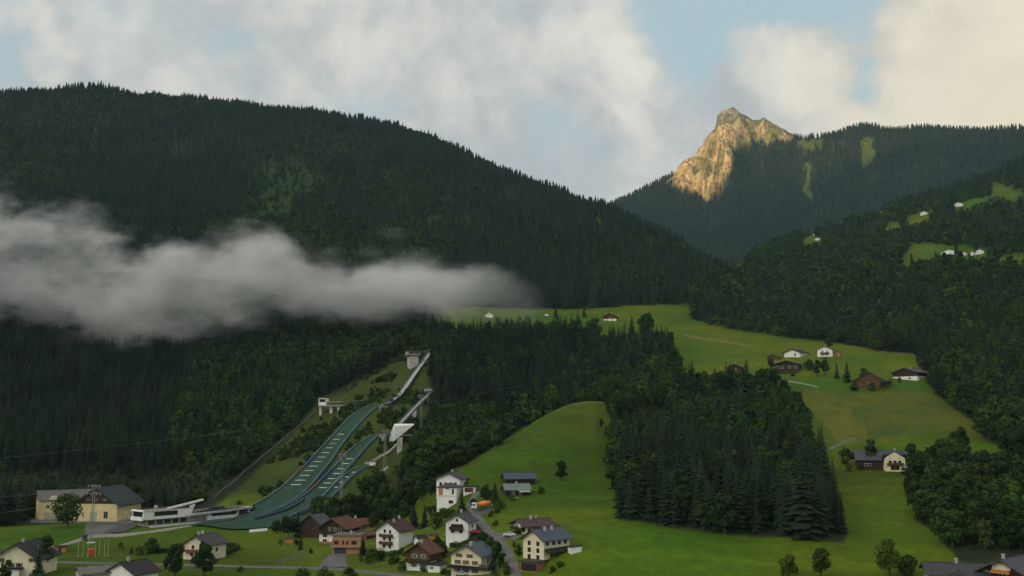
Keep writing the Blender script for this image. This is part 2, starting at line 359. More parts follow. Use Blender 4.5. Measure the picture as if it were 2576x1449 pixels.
# meadow banks and terraces
TZ = TZ+np.where((DD > 380) & (DD < 900) & (AZ > 0.02), (fbm(TX/38, TY/38, 15, 2)-0.5)*2.6, 0)
lin = lambda *c: np.array(c)
GRASS = lin(.040, .092, .004); GRASS2 = lin(.084, .112, .005); GOLD = lin(.108, .112, .015); ROUGH = lin(.07, .095, .014); FLOOR = lin(.022, .030, .014); SCR = lin(.045, .066, .012)
def ground_colors(x, y, z, c):
    n1_ = fbm(x/70, y/70, 31, 4)[..., None]; n2_ = fbm(x/18, y/18, 33, 4)[..., None]; n3_ = fbm(x/6, y/6, 35, 3)[..., None]
    g = GRASS*(1-np.clip(n1_*2-.5, 0, 1))+GRASS2*np.clip(n1_*2-.5, 0, 1)
    g = g*(0.78+.44*n2_)*(.55+.95*fbm(x/120, y/120, 37, 3)[..., None])  # the broad noise puts soft light and shade into the grass colour
    band = fbm(z/1.1+fbm(x/30, y/30, 43, 2)*3, np.arctan2(x, y)*16, 45, 3)[..., None]
    g = g*(.74+.52*band)
    gold = GRASS*.9*(1-np.clip(n1_*2.6-.8, 0, 1))+(GRASS2*.9)*np.clip(n1_*2.6-.8, 0, 1)
    gold = gold*(0.9+.5*n2_)*(.84+.34*band)
    rough = ROUGH*(0.6+.8*n2_)
    flo = FLOOR*(0.7+.6*n2_)
    scr = SCR*(.45+.6*n2_+.5*n3_)
    o = np.where((c == 0)[..., None], flo, 0)+np.where((c == 1)[..., None], g, 0)+np.where((c == 2)[..., None], gold, 0)+np.where((c == 3)[..., None], g*.7+rough*.4, 0)+np.where((c == 4)[..., None], scr, 0)
    o = np.where(((c == 4) & (np.hypot(x, y) > 1000))[..., None], lin(.022, .044, .008)*(.5+n2_), o)
    # tall unmown grass on the terrace below the farm houses, with its path-like mown strips
    u, v = project(x, y, z); d = np.hypot(x, y)
    k = (fbm(x/20, y/20, 41)-.5)
    tall = inpoly(u+k*30, v+k*16, [(1990, 985), (2200, 982), (2330, 985), (2440, 1050), (2500, 1120), (2400, 1080), (2300, 1085), (2230, 1105), (2100, 1115), (2060, 1060)]) & (d > 500) & (d < 760)
    t2 = np.clip((n2_-.35)*3, 0, 1)
    o = np.where(tall[..., None] & (c > 0)[..., None], lin(.086, .098, .010)*(1-t2)+lin(.052, .082, .014)*t2, o)
    golden = inpoly(u+k*40, v+k*16, [(1995, 990), (2120, 1000), (2180, 1085), (2180, 1118), (2240, 1098), (2300, 1090), (2250, 1112), (2120, 1125), (2060, 1050)]) & (d > 500) & (d < 760)
    o = np.where(golden[..., None] & (n2_ > .5) & (c > 0)[..., None], GOLD, o)
    # worn or stony patches on the upper left side of the hill
    return o
GC = ground_colors(TX, TY, TZ1, cov)
for _ in range(1):
    GC[1:-1, 1:-1] = (GC[1:-1, 1:-1]*2+GC[:-2, 1:-1]+GC[2:, 1:-1]+GC[1:-1, :-2]+GC[1:-1, 2:])/6
def H(x, y):
    x = np.asarray(x, float); y = np.asarray(y, float)
    a = (np.arctan2(x, y)-az[0])/(az[1]-az[0]); d = np.hypot(x, y)
    ld = np.interp(d, Dr, np.arange(NR))
    i = np.clip(np.floor(ld).astype(int), 0, NR-2); j = np.clip(np.floor(a).astype(int), 0, NC-2)
    fi = np.clip(ld-i, 0, 1); fj = np.clip(a-j, 0, 1)
    return (TZ[i, j]*(1-fi)+TZ[i+1, j]*fi)*(1-fj)+(TZ[i, j+1]*(1-fi)+TZ[i+1, j+1]*fi)*fj
RD = np.arange(285, 3200, 0.7)
def ground_at(u, v, dmin=285, dmax=3200):
    rd = RD[(RD >= dmin) & (RD <= dmax)]
    x, y, z = pt(u, v, rd); h = H(x, y)
    s = np.nonzero(z <= h)[0]
    k = s[0] if len(s) else int(np.argmin(z-h))
    return float(x[k]), float(y[k]), float(h[k])
# pads: level the ground under each big building before the sheet is made
PADS = [(220, 1312, 46, 520), (470, 1312, 22, 480)]
for (u, v, r, _d) in PADS:
    x, y, z = ground_at(u, v)
    w = np.clip(1-(np.hypot(TX-x, TY-y)-r)/(r*.6), 0, 1); w = w*w*(3-2*w)
    TZ = TZ*(1-w)+z*w
terr = grid_mesh('ground', TX, TY, TZ, ground_mat('meadow_and_forest_floor', (0.25, 1.4), .30, 0.5), GC)
tag(terr, kind='structure')
# the valley behind and beside the camera, one coarse sheet a little below
rr = np.array([0, 300, 900, 2000, 3800, 5600, 7900.]); tt = np.radians(np.arange(0, 361, 6))
PX, PT = np.meshgrid(tt, rr)
outer = grid_mesh('terrain', PT*np.sin(PX), PT*np.cos(PX), -3.0-PT*0.0005, mat('valley_ground', (.05, .09, .02), 1, .4, .01))
tag(outer, kind='structure')
# ---- far mountain with the rock summit
FU = np.array([1250, 1400, 1500, 1540, 1600, 1650, 1697, 1715, 1745, 1760, 1785, 1800, 1806, 1820, 1845, 1860, 1885, 1905, 1915, 1945, 1975, 1990, 2030, 2060, 2110, 2130, 2160, 2200, 2220, 2300, 2400, 2500, 2576, 2900, 3300.])
FV = np.array([690, 590, 545, 522, 492, 468, 443, 418, 401, 382, 345, 327, 300, 288, 279, 287, 303, 312, 307, 320, 335, 346, 351, 348, 340, 332, 322, 322, 330, 330, 336, 335, 330, 325, 380.])
FD = np.interp(FU, [1400, 1540, 1700, 1850, 2000, 2100, 2576, 3300], [3900, 4000, 4250, 4400, 4300, 4100, 3700, 3500])
azf = np.radians(np.concatenate([np.arange(-4, 9, .06), np.arange(9, 17, .025), np.arange(17, 38.01, .06)]))
_az = az; az = azf; NF = len(azf)
fd, fz = curve_az(FU, list(FV), FD)
kd = [np.full(NF, 2300.), np.full(NF, 2900.)]; kz = [np.full(NF, 200.), np.full(NF, 330.)]
t = np.clip((np.degrees(azf)-8)/20, 0, 1)
mid = 0.46; kd.append(2900+(fd-2900)*.5); kz.append(330+(fz-330)*(0.36+.10*t))
kd.append(2900+(fd-2900)*.8); kz.append(330+(fz-330)*(.70+.08*t))
kd.append(fd); kz.append(fz); kd.append(fd+180); kz.append(fz-130); kd.append(fd+900); kz.append(fz*.45)
kd = np.array(kd); kz = np.array(kz)
fr = np.concatenate([np.arange(2300, 3500, 12.), np.arange(3500, 4750, 5.), np.arange(4750, 5400, 30.)])
QF = np.repeat(fr[:, None], NF, 1)
FZ = pchip(kd, kz, QF); FA, FDm = np.meshgrid(azf, fr); FX = FDm*np.sin(FA); FY = FDm*np.cos(FA)
az = _az
fu, fv = project(FX, FY, FZ)
def blur2(a, n):
    for _ in range(n):
        b = a.copy(); b[1:-1, 1:-1] = (a[1:-1, 1:-1]*2+a[:-2, 1:-1]+a[2:, 1:-1]+a[1:-1, :-2]+a[1:-1, 2:])/6; a = b
    return a
kk = (fbm(FX/60, FY/60, 51)-.5)*40
fd2 = np.repeat(fd[None, :], len(fr), 0)
rock = inpoly(fu+kk, fv+kk*.6, [(1680, 470), (1700, 400), (1760, 340), (1790, 240), (1900, 240), (2010, 330), (1998, 362), (1930, 358), (1880, 372), (1850, 400), (1838, 430), (1800, 470), (1775, 500), (1760, 480), (1720, 490)]) & (FDm > 3500)
rock |= (FDm > fd2) & (fu > 1690) & (fu < 2000)
rk = blur2(rock.astype(float), 6)
skydist = np.clip(np.abs(FDm-fd2)/250, 0.15, 1)
FZ = FZ+((1-np.abs(2*fbm(FX/420, FY/420, 61, 5)-1))-.6)*170*skydist*np.clip((FDm-2400)/600, 0, 1)*(1-.5*rk)
rid = 1-np.abs(2*fbm(FX/70+FZ/160, FY/170, 63, 6)-1)
FZ = FZ+rk*((rid-.6)*150*np.clip(skydist, .24, 1)+(fbm(FX/22, FY/22, 67, 5)-.5)*44*np.clip(skydist*1.6, .4, 1))
# spur that runs down from the shoulder in front of the rock face
n2_ = fbm(FX/45, FY/45, 71, 5)[..., None]; n3_ = fbm(FX/14, FY/14, 73, 4)[..., None]
rc = lin(.36, .285, .15)*(.15+1.6*n3_); gr = lin(.09, .12, .04)*(.7+.6*n3_)
sl = np.clip((n2_-.47)*9, 0, 1)
rc = rc*(1-.75*sl)+gr*.75*sl
fc = lin(.020, .032, .018)*(.7+.6*n2_)
FMEAD = [[(2160, 347), (2198, 345), (2202, 390), (2195, 435), (2165, 450), (2165, 395)], [(1998, 352), (2070, 350), (2066, 375), (2010, 378)], [(2020, 405), (2035, 410), (2045, 470), (2056, 555), (2020, 560), (2035, 490), (2022, 450)]]
km = (fbm(FX/40, FY/40, 77)-.5)*34
fm = np.zeros(FX.shape, bool)
for p in FMEAD: fm |= inpoly(fu+km, fv+km, p)
fm &= FDm > 2900
FC = fc*(1-rk[..., None])+rc*rk[..., None]
FC = np.where(fm[..., None], lin(.066, .094, .020)*(.8+.4*n3_), FC)
far = grid_mesh('far_mountain', FX, FY, FZ, ground_mat('rock_and_alp', (0.03, 0.12), .62, 9.0), FC)
tag(far, kind='structure')
# ---- unseen range added to the west, shaped to keep the low sun off the valley
SHX = -6000.
qv = np.linspace(-6500, 5500, 90); hv = np.interp(qv, [-6500, -3600, -2900, -2400, -1900, 500, 3500, 5500], [900, 1500, 1500, 1640, 1720, 1700, 1650, 900])
hv = hv+(fbm(qv/400, qv*0, 81, 3)-.5)*60
sv_ = np.array([-2600, -1500, -700, -150, 0, 150, 700, 1500, 2600.]); pr = np.array([0, .4, .75, .96, 1, .96, .72, .35, 0.])
QQ, SS = np.meshgrid(qv, sv_); HH = np.outer(pr, hv)
WX = .8*(SHX+SS)+.6*QQ; WY = .6*(SHX+SS)-.8*QQ
west = grid_mesh('added_shade_ridge', WX, WY, HH-10+(fbm(WX/500, WY/500, 83)-.5)*120*(pr[:, None] < .99), mat('shade_ridge_rock', (.06, .08, .05), 1, .4, .01), None)
tag(west, kind='structure')
# unseen cloud added out of the picture to shade the very summit
cv = []; cs_ = Vector(pt(1850, 292, 4400)); cc_ = cs_+Vector((SX*math.cos(SUN_EL), SY*math.cos(SUN_EL), math.sin(SUN_EL)))*4300+Vector((0, 0, 14))
aa = np.linspace(0, 2*math.pi, 49); bb = np.linspace(-math.pi/2, math.pi/2, 20); AA, BB = np.meshgrid(aa, bb)
lump = 1+.22*(fbm(AA*1.9+5, BB*2.3+9, 121, 4)-.5)*np.cos(BB); lump[:, -1] = lump[:, 0]
cm_ = bpy.data.materials.new('shade_cloud_vapour'); cm_.use_nodes = True; nt = cm_.node_tree; nt.nodes.clear()
pv = N('ShaderNodeVolumePrincipled'); pv.inputs['Density'].default_value = .03; pv.inputs['Color'].default_value = (.95, .95, .95, 1); wo = N('ShaderNodeOutputMaterial'); L(pv.outputs[0], wo.inputs['Volume'])
shade_cloud = grid_mesh('cloud', cc_.x+520*np.cos(BB)*np.cos(AA)*lump, cc_.y+520*np.cos(BB)*np.sin(AA)*lump, cc_.z+100*np.sin(BB)*lump, cm_)
import bmesh
def close_mesh(o):
    bm = bmesh.new(); bm.from_mesh(o.data); bmesh.ops.remove_doubles(bm, verts=bm.verts, dist=.05)
    bmesh.ops.holes_fill(bm, edges=[e for e in bm.edges if e.is_boundary], sides=0)
    bmesh.ops.recalc_face_normals(bm, faces=bm.faces); bm.to_mesh(o.data); bm.free()
close_mesh(shade_cloud); tag(shade_cloud, kind='stuff', label='pale unseen cloud added beyond the left edge to shade the summit', cat='cloud')
# ---------------------------------------------------------------- trees
def tree_mat(name, c, rand):
    m = mat(name, c, .95, .45, 1.3, spec=.08, rand=rand)
    return m
M_SPR = tree_mat('spruce_needles', (.019, .036, .018), .38)
M_BRD = tree_mat('broadleaf_leaves', (.031, .062, .015), .42)
M_LIT = tree_mat('young_leaves', (.055, .085, .012), .25)
M_LB = tree_mat('pale_broadleaf_leaves', (.058, .100, .018), .35)
M_BARK = mat('bark', (.09, .07, .05), .95, .4, 2.0)
def mesh_from(name, V, Fc, m):
    me = bpy.data.meshes.new(name); me.from_pydata([tuple(map(float, v)) for v in V], [], Fc); me.materials.append(m); me.update()
    return me
def trunk_geo(h, r, seg=6, rings=3, lean=0.0):
    V, Fc = [], []
    for k in range(rings+1):
        t = k/rings
        for s in range(seg):
            a = 2*math.pi*s/seg; q = r*(1-.85*t)*(1.25 if k == 0 else 1)
            V.append((q*math.cos(a)+lean*t*t, q*math.sin(a), h*t))
    for k in range(rings):
        for s in range(seg):
            a = k*seg+s; b = k*seg+(s+1) % seg
            Fc.append((a, b, b+seg, a+seg))
    return V, Fc
def conifer_near(seed, h=18.0, w=3.4):
    """tiers of drooping boughs, each bough a ragged fan of small faces"""
    r = random.Random(seed); V, Fc = [], []
    z = h*.07; tier = 0
    while z < h*.985:
        t = z/h; rad = w*(1-t)**.85*(0.9+.25*r.random())+.12
        nb = max(5, int(11-5*t)); a0 = r.random()*6
        for b in range(nb):
            a = a0+2*math.pi*b/nb+r.uniform(-.35, .35); L_ = rad*r.uniform(.5, 1.3); dr = L_*r.uniform(.22, .42)
            wd = L_*r.uniform(.22, .36)+.1
            ca, sa = math.cos(a), math.sin(a); i = len(V)
            n = 4
            for k in range(n+1):
                s = k/n; ww = wd*(math.sin(math.pi*min(1, s*.85+.15))**.7)*r.uniform(.7, 1.2); zz = z-dr*s**1.6+.15*h*.05*(1-s)
                V += [(ca*L_*s-sa*ww, sa*L_*s+ca*ww, zz-ww*.45), (ca*L_*s, sa*L_*s, zz+.05), (ca*L_*s+sa*ww, sa*L_*s-ca*ww, zz-ww*.45)]
            for k in range(n):
                p = i+3*k; Fc += [(p, p+1, p+4, p+3), (p+1, p+2, p+5, p+4)]
        z += h*(.052*(1-t)+.022); tier += 1
    i = len(V); V += [(.12, 0, h*.93), (-.08, .1, h*.93), (-.06, -.1, h*.93), (0, 0, h*1.02)]; Fc += [(i, i+1, i+3), (i+1, i+2, i+3), (i+2, i, i+3)]
    return V, Fc
def conifer_far(seed, h=18.0, w=2.9, tiers=6, seg=7):
    r = random.Random(seed); V, Fc = [], []
    for k in range(tiers):
        t0 = .05+.92*k/tiers; t1 = min(1.0, t0+1.55/tiers)
        i = len(V); V.append((r.uniform(-.1, .1), r.uniform(-.1, .1), h*t1))
        a0 = r.random()*6
        for s in range(seg*2):
            a = a0+math.pi*s/seg; q = w*(1-t0)**.8*(1.12 if s % 2 else .55)*r.uniform(.8, 1.2)+.1
            V.append((q*math.cos(a), q*math.sin(a), h*t0-(.5 if s % 2 else -.25)*r.uniform(.5, 1.3)))
        for s in range(seg*2): Fc.append((i, i+1+s, i+1+(s+1) % (seg*2)))
    return V, Fc
def leafy(seed, h=13.0, w=5.0, n=1500, s=.55, lobes=16, base=.22, squash=1.0):
    r = random.Random(seed); LB = []
    for k in range(lobes):
        t = r.random(); a = r.random()*6.283; rr = w*.62*math.sqrt(r.random())*math.sin(math.pi*(.18+.72*t))
        LB.append((rr*math.cos(a), rr*math.sin(a), h*(base+(1-base)*(.12+.74*t)), w*r.uniform(.24, .44)*(1.05-.35*t)))
    V, Fc = [], []
    for k in range(n):
        c = LB[r.randrange(lobes)]; a = r.random()*6.283; cz = r.uniform(-.85, 1); sz = math.sqrt(1-cz*cz); q = c[3]*(r.uniform(.72, 1.1) if r.random() < .8 else r.uniform(.2, .9))
        nx, ny, nz = sz*math.cos(a), sz*math.sin(a), cz
        p = Vector((c[0]+nx*q, c[1]+ny*q, c[2]+nz*q*squash))
        nn = Vector((nx+r.uniform(-.6, .6), ny+r.uniform(-.6, .6), nz+r.uniform(-.3, .8))).normalized()
        tt = nn.cross(Vector((r.uniform(-1, 1), r.uniform(-1, 1), r.uniform(-1, 1)))).normalized(); bb = nn.cross(tt)
        e = s*r.uniform(.6, 1.5); i = len(V)
        V += [p+tt*e, p+bb*e*.8+nn*e*.2, p-tt*e*.9, p-bb*e*.8-nn*e*.15]; Fc.append((i, i+1, i+2, i+3))
    return V, Fc
def limbs(seed, h, w):
    r = random.Random(seed); V, Fc = trunk_geo(h*.8, .028*h, 7, 4, r.uniform(-.3, .3))
    for k in range(6):
        a = k*1.05+r.random(); z0 = h*(.25+.07*k); e = Vector((math.cos(a)*w*.5, math.sin(a)*w*.5, z0+h*.18)); b = Vector((0, 0, z0))
        d = (e-b).normalized(); s1 = d.cross(Vector((0, 0, 1))).normalized(); s2 = d.cross(s1); i = len(V)
        for P, q in ((b, .012*h), (e, .004*h)):
            for m_ in range(4):
                an = m_*math.pi/2; V.append(P+s1*q*math.cos(an)+s2*q*math.sin(an))
        for m_ in range(4): Fc.append((i+m_, i+(m_+1) % 4, i+4+(m_+1) % 4, i+4+m_))
    return V, Fc
NEAR_SPR = [(mesh_from('spruce_crown', *conifer_near(k, 18, 3.2+.3*(k % 3)), M_SPR), mesh_from('spruce_trunk', *trunk_geo(17, .28), M_BARK)) for k in range(5)]
NEAR_BRD = [(mesh_from('broadleaf_crown', *leafy(20+k, 13, 5.0+.4*(k % 3), 1900, .42, 18, .10), M_BRD), mesh_from('broadleaf_trunk', *limbs(k, 13, 5), M_BARK)) for k in range(5)]
def proto(name, me):
    o = bpy.data.objects.new(name, me); return o
FARC = bpy.data.collections.new('tree_shapes')
def merged(a, b, name, m1, m2):
    V = list(a[0])+list(b[0]); n = len(a[0]); Fc = list(a[1])+[tuple(i+n for i in f) for f in b[1]]
    me = mesh_from(name, V, Fc, m1); me.materials.append(m2)
    me.polygons.foreach_set('material_index', np.array([0]*len(a[1])+[1]*len(b[1]), dtype=np.int32)); return me
SH = {'spruce_mid': [merged(conifer_near(40+k, 18, 3.1), trunk_geo(16, .25), 'spruce_mid', M_SPR, M_BARK) for k in range(3)],
      'spruce_far': [merged(conifer_far(50+k, 18, 2.7+.3*k), trunk_geo(4, .25, 4, 1), 'spruce_far', M_SPR, M_BARK) for k in range(3)],
      'leaf_mid': [merged(leafy(60+k, 13, 5.2, 700, .62, 15, .1), trunk_geo(7, .3, 5, 2), 'leaf_mid', M_BRD, M_BARK) for k in range(3)],
      'leaf_far': [merged(leafy(70+k, 12, 5.0, 170, 1.15, 11, .08), trunk_geo(4, .3, 4, 1), 'leaf_far', M_BRD, M_BARK) for k in range(3)],
      'shrub': [merged(leafy(80+k, 4.0, 2.4, 260, .34, 10, .0), trunk_geo(1.5, .08, 4, 1), 'shrub', M_BRD, M_BARK) for k in range(3)]}
SH['leaf_far'] += [merged(leafy(75, 11, 4.8, 170, 1.1, 11, .08), trunk_geo(4, .3, 4, 1), 'leaf_far', M_LB, M_BARK)]
SH['leaf_mid'] += [merged(leafy(65, 12, 5.0, 700, .6, 15, .1), trunk_geo(7, .3, 5, 2), 'leaf_mid', M_LB, M_BARK)]
SH['shrub'] += [merged(leafy(88, 3.2, 2.2, 260, .34, 8, .0), trunk_geo(1.2, .08, 4, 1), 'shrub', M_LIT, M_BARK)]
COLLS = {}
for k, l in SH.items():
    c = bpy.data.collections.new(k)
    for i, me in enumerate(l): c.objects.link(bpy.data.objects.new('%s_%s' % (k, 'abcd'[i]), me))
    COLLS[k] = c
def stuff_forest(name, label, cat, group, batches):
    """one object; its vertices carry the trees. batches: (shape key, xyz, scale, squash)"""
    P, S, I, RT = [], [], [], []; keys = [b[0] for b in batches]
    allc = bpy.data.collections.new(name+'_shapes'); off = {}; n = 0
    for k in dict.fromkeys(keys):
        off[k] = (n, len(SH[k]))
        for i, me in enumerate(SH[k]): allc.objects.link(bpy.data.objects.new('%03d_%s' % (n+i, k), me))
        n += len(SH[k])
    for k, xyz, sc in batches:
        m = len(xyz); P.append(xyz)
        S.append(np.stack([sc*rng.uniform(.85, 1.2, m), sc*rng.uniform(.85, 1.2, m), sc], 1))
        I.append(off[k][0]+rng.integers(0, off[k][1], m)); RT.append(rng.uniform(0, 6.28, m))
    P = np.concatenate(P).astype(np.float32); S = np.concatenate(S).astype(np.float32); I = np.concatenate(I).astype(np.int32); RT = np.concatenate(RT)
    me = bpy.data.meshes.new(name); me.vertices.add(len(P)); me.vertices.foreach_set('co', P.ravel())
    a = me.attributes.new('tree_scale', 'FLOAT_VECTOR', 'POINT'); a.data.foreach_set('vector', S.ravel())
    a = me.attributes.new('tree_index', 'INT', 'POINT'); a.data.foreach_set('value', I)
    a = me.attributes.new('tree_turn', 'FLOAT_VECTOR', 'POINT'); a.data.foreach_set('vector', np.stack([RT*0, RT*0, RT], 1).astype(np.float32).ravel())
    o = bpy.data.objects.new(name, me); COL.objects.link(o)
    g = bpy.data.node_groups.new(name, 'GeometryNodeTree')
    g.interface.new_socket('Geometry', in_out='INPUT', socket_type='NodeSocketGeometry'); g.interface.new_socket('Geometry', in_out='OUTPUT', socket_type='NodeSocketGeometry')
    gi = g.nodes.new('NodeGroupInput'); go = g.nodes.new('NodeGroupOutput')
    ci = g.nodes.new('GeometryNodeCollectionInfo'); ci.inputs['Collection'].default_value = allc; ci.inputs['Separate Children'].default_value = True; ci.inputs['Reset Children'].default_value = True
    ip = g.nodes.new('GeometryNodeInstanceOnPoints'); ip.inputs['Pick Instance'].default_value = True
    def na(nm, ty):
        q = g.nodes.new('GeometryNodeInputNamedAttribute'); q.data_type = ty; q.inputs['Name'].default_value = nm; return q.outputs['Attribute']
    g.links.new(gi.outputs[0], ip.inputs['Points']); g.links.new(ci.outputs[0], ip.inputs['Instance'])
    g.links.new(na('tree_index', 'INT'), ip.inputs['Instance Index']); g.links.new(na('tree_scale', 'FLOAT_VECTOR'), ip.inputs['Scale'])
    e2r = g.nodes.new('FunctionNodeEulerToRotation'); g.links.new(na('tree_turn', 'FLOAT_VECTOR'), e2r.inputs[0]); g.links.new(e2r.outputs[0], ip.inputs['Rotation'])
    g.links.new(ip.outputs[0], go.inputs[0])
    md = o.modifiers.new('trees', 'NODES'); md.node_group = g
    tag(o, label, cat, group, 'stuff')
    return o
# ---- where trees stand
GROVE = [(1505, 1085), (1545, 1125), (1552, 1300), (1640, 1316), (1900, 1346), (2060, 1358), (2112, 1360), (2108, 1290), (2085, 1230), (2062, 1150), (2032, 1090), (1990, 1050), (1930, 1015), (1850, 1000), (1750, 1000), (1660, 1020), (1600, 1045), (1520, 1062)]
def cand(d0, d1, a0, a1, sp):
    """jittered points in a sector"""
    x0, x1 = d1*math.sin(a0), d1*math.sin(a1)
    xs = np.arange(x0, x1, sp); ys = np.arange(d0*math.cos(max(abs(a0), abs(a1)))*.98, d1, sp)
    X, Y = np.meshgrid(xs, ys); X = (X+rng.uniform(-.45, .45, X.shape)*sp).ravel(); Y = (Y+rng.uniform(-.45, .45, Y.shape)*sp).ravel()
    a = np.arctan2(X, Y); d = np.hypot(X, Y); k = (d >= d0) & (d < d1) & (a > a0) & (a < a1)
    return X[k], Y[k]
def vis_filter(X, Y, Z, TXg, azg, rows, Zg, h):
    e = (Zg-HC)/rows[:, None]; run = np.maximum.accumulate(e, 0)
    run = np.vstack([np.full((1, e.shape[1]), -9), run[:-1]])
    d = np.hypot(X, Y); i = np.clip(np.searchsorted(rows, d)-1, 0, len(rows)-1); j = np.clip(((np.interp(np.arctan2(X, Y), azg, np.arange(len(azg))))).astype(int), 0, len(azg)-1)
    return (Z+h-HC)/d > run[i, j]-0.004
HOUSES_KEEP = []   # (x, y, r) kept free of trees
A0, A1 = R(-30), R(30)
def near_pts(d0, d1, sp, h=20):
    X, Y = cand(d0, d1, A0, A1, sp); Z = H(X, Y); k = vis_filter(X, Y, Z, None, az, Dr, TZ, h)
    return X[k], Y[k], Z[k]
X1, Y1, Z1 = near_pts(285, 900, 5.6); X2, Y2, Z2 = near_pts(900, 1500, 7.0); X3, Y3, Z3 = near_pts(1500, 2560, 8.2)
X = np.concatenate([X1, X2, X3]); Y = np.concatenate([Y1, Y2, Y3]); Z = np.concatenate([Z1, Z2, Z3])
cc = cover(X, Y, Z); tu, tv = project(X, Y, Z); td = np.hypot(X, Y)
FREE = [  # village, sports ground and open ground that carries no wood
 ([(-50, 1330), (80, 1326), (80, 1295), (350, 1290), (620, 1262), (800, 1100), (870, 1080), (900, 1260), (800, 1330), (1000, 1290), (1100, 1230), (1300, 1400), (1300, 1500), (-50, 1500)], 200, 540),
 ([(560, 1262), (700, 1130), (760, 1060), (800, 1000), (960, 930), (1050, 880), (1085, 880), (1075, 960), (1095, 1000), (1085, 1060), (1075, 1110), (1010, 1180), (1000, 1210), (900, 1260), (700, 1340), (560, 1340)], 430, 860)]
freem = np.zeros(len(X), bool)
for p, a, b in FREE: freem |= inpoly(tu, tv, p) & (td > a) & (td < b)
GAP_POLY = [(630, 420), (700, 405), (800, 425), (800, 470), (740, 500), (700, 560), (660, 590), (640, 520)]
gapn = fbm(X/60, Y/60, 91)
wood = ((cc == 0) | ((cc == 4) & (td > 1000) & (rng.random(len(X)) < .5))) & ~freem & ~((td < 345) & (tu < 2800) & ((tu < 2330) | (tv > 1385)))
thin = inpoly(tu, tv, GAP_POLY) & (rng.random(len(X)) < .45) & (td > 900)
wood &= ~thin
mixn = fbm(X/170, Y/170, 95, 4)+.25*(fbm(X/35, Y/35, 97)-.5)
br = mixn > .56
def zone(poly, a, b, p):
    return inpoly(tu, tv, poly) & (td > a) & (td < b) & (rng.random(len(X)) < p)
br |= zone([(450, 880), (800, 850), (1050, 840), (1090, 880), (1000, 900), (800, 980), (790, 1050), (560, 1250), (430, 1300), (420, 1100), (480, 950)], 500, 1050, .82)
br |= zone([(620, 400), (850, 400), (860, 520), (700, 620), (600, 600)], 900, 2300, .7)
br |= zone([(1180, 1210), (1040, 1210), (1060, 1120), (1250, 1060), (1400, 980), (1420, 1040), (1250, 1130), (1100, 1200)], 300, 900, .85)
br |= zone([(1060, 470), (1300, 480), (1500, 560), (1650, 640), (1700, 740), (1500, 740), (1300, 640), (1100, 600)], 900, 2300, .45)
br |= zone([(1720, 650), (2300, 600), (2576, 600), (2600, 1450), (2300, 1450), (2290, 1190), (2500, 1190), (2380, 1000), (2330, 880), (1720, 850)], 300, 1500, .72)
br |= zone([(1830, 650), (2576, 420), (2700, 420), (2700, 700), (1830, 800)], 1000, 2600, .6)
br |= zone([(1480, 960), (1640, 940), (2100, 960), (2100, 1190), (1700, 1120), (1560, 1180), (1480, 1100)], 400, 800, .86)
br |= zone([(2300, 1060), (2600, 1060), (2600, 1460), (2290, 1460)], 280, 800, .96)
sp_lo = inpoly(tu, tv, [(1550, 1180), (1700, 1120), (2085, 1190), (2130, 1370), (1550, 1320)]) & (rng.random(len(X)) < np.where(tv > 1270, .82, .66))
br &= ~sp_lo
lowl = inpoly(tu, tv, [(-100, 1180), (300, 1190), (560, 1180), (560, 1262), (-100, 1290)]) & (td < 640)
br |= lowl; 
br &= ~zone([(0, 860), (430, 880), (430, 1230), (0, 1230)], 500, 1100, .8)
br |= zone([(1080, 850), (1350, 800), (1700, 780), (1720, 930), (1400, 980), (1100, 980)], 600, 1000, .35)
ingrove = inpoly(tu, tv, GROVE) & (td < 720) & (td > 300)
GR = np.nonzero(ingrove)[0]
hgt = rng.uniform(.62, 1.18, len(X))*(0.5+1.0*fbm(X/45, Y/45, 99, 3))
hgt = np.where(lowl, hgt*.5, hgt); wood &= ~((tu > 2225) & (tu < 2326) & (tv > 1110) & (tv < 1240)); hgt = np.where(td > 1500, hgt*.86, hgt); wood |= ingrove; hgt = np.where(ingrove, hgt*np.interp(tv, [1000, 1090, 1200], [.66, .9, 1.1])*(1-np.clip(1180-tv, 0, 120)/120*.55*np.clip(np.abs(tu-1800)/260, 0, 1)**2), hgt)
VW = inpoly(tu, tv, [(955, 1272), (1000, 1225), (1085, 1198), (1090, 1232), (1062, 1290), (1015, 1306), (960, 1326), (850, 1332), (800, 1328), (800, 1312), (880, 1298)]) & (td < 560)
wood |= VW; hgt = np.where(VW, hgt*.7, hgt); br |= VW & (rng.random(len(X)) < .9)
# trees between the meadow foot and the picture edge on the far right
W_ = np.nonzero(wood)[0]
print('trees', len(W_))
# shrubs on the ski slope and rough ground
XS, YS = cand(430, 860, R(-17), R(-3), 3.4); ZS = H(XS, YS); cs = cover(XS, YS, ZS); su, sv2 = project(XS, YS, ZS)
mz = np.zeros(len(XS), bool)
for p, a, b in MAT_ZONE: mz |= inpoly(su, sv2, p)
shr = (cs == 4) & ~mz & (fbm(XS/22, YS/22, 111, 4) > .455) & (rng.random(len(XS)) < .8)
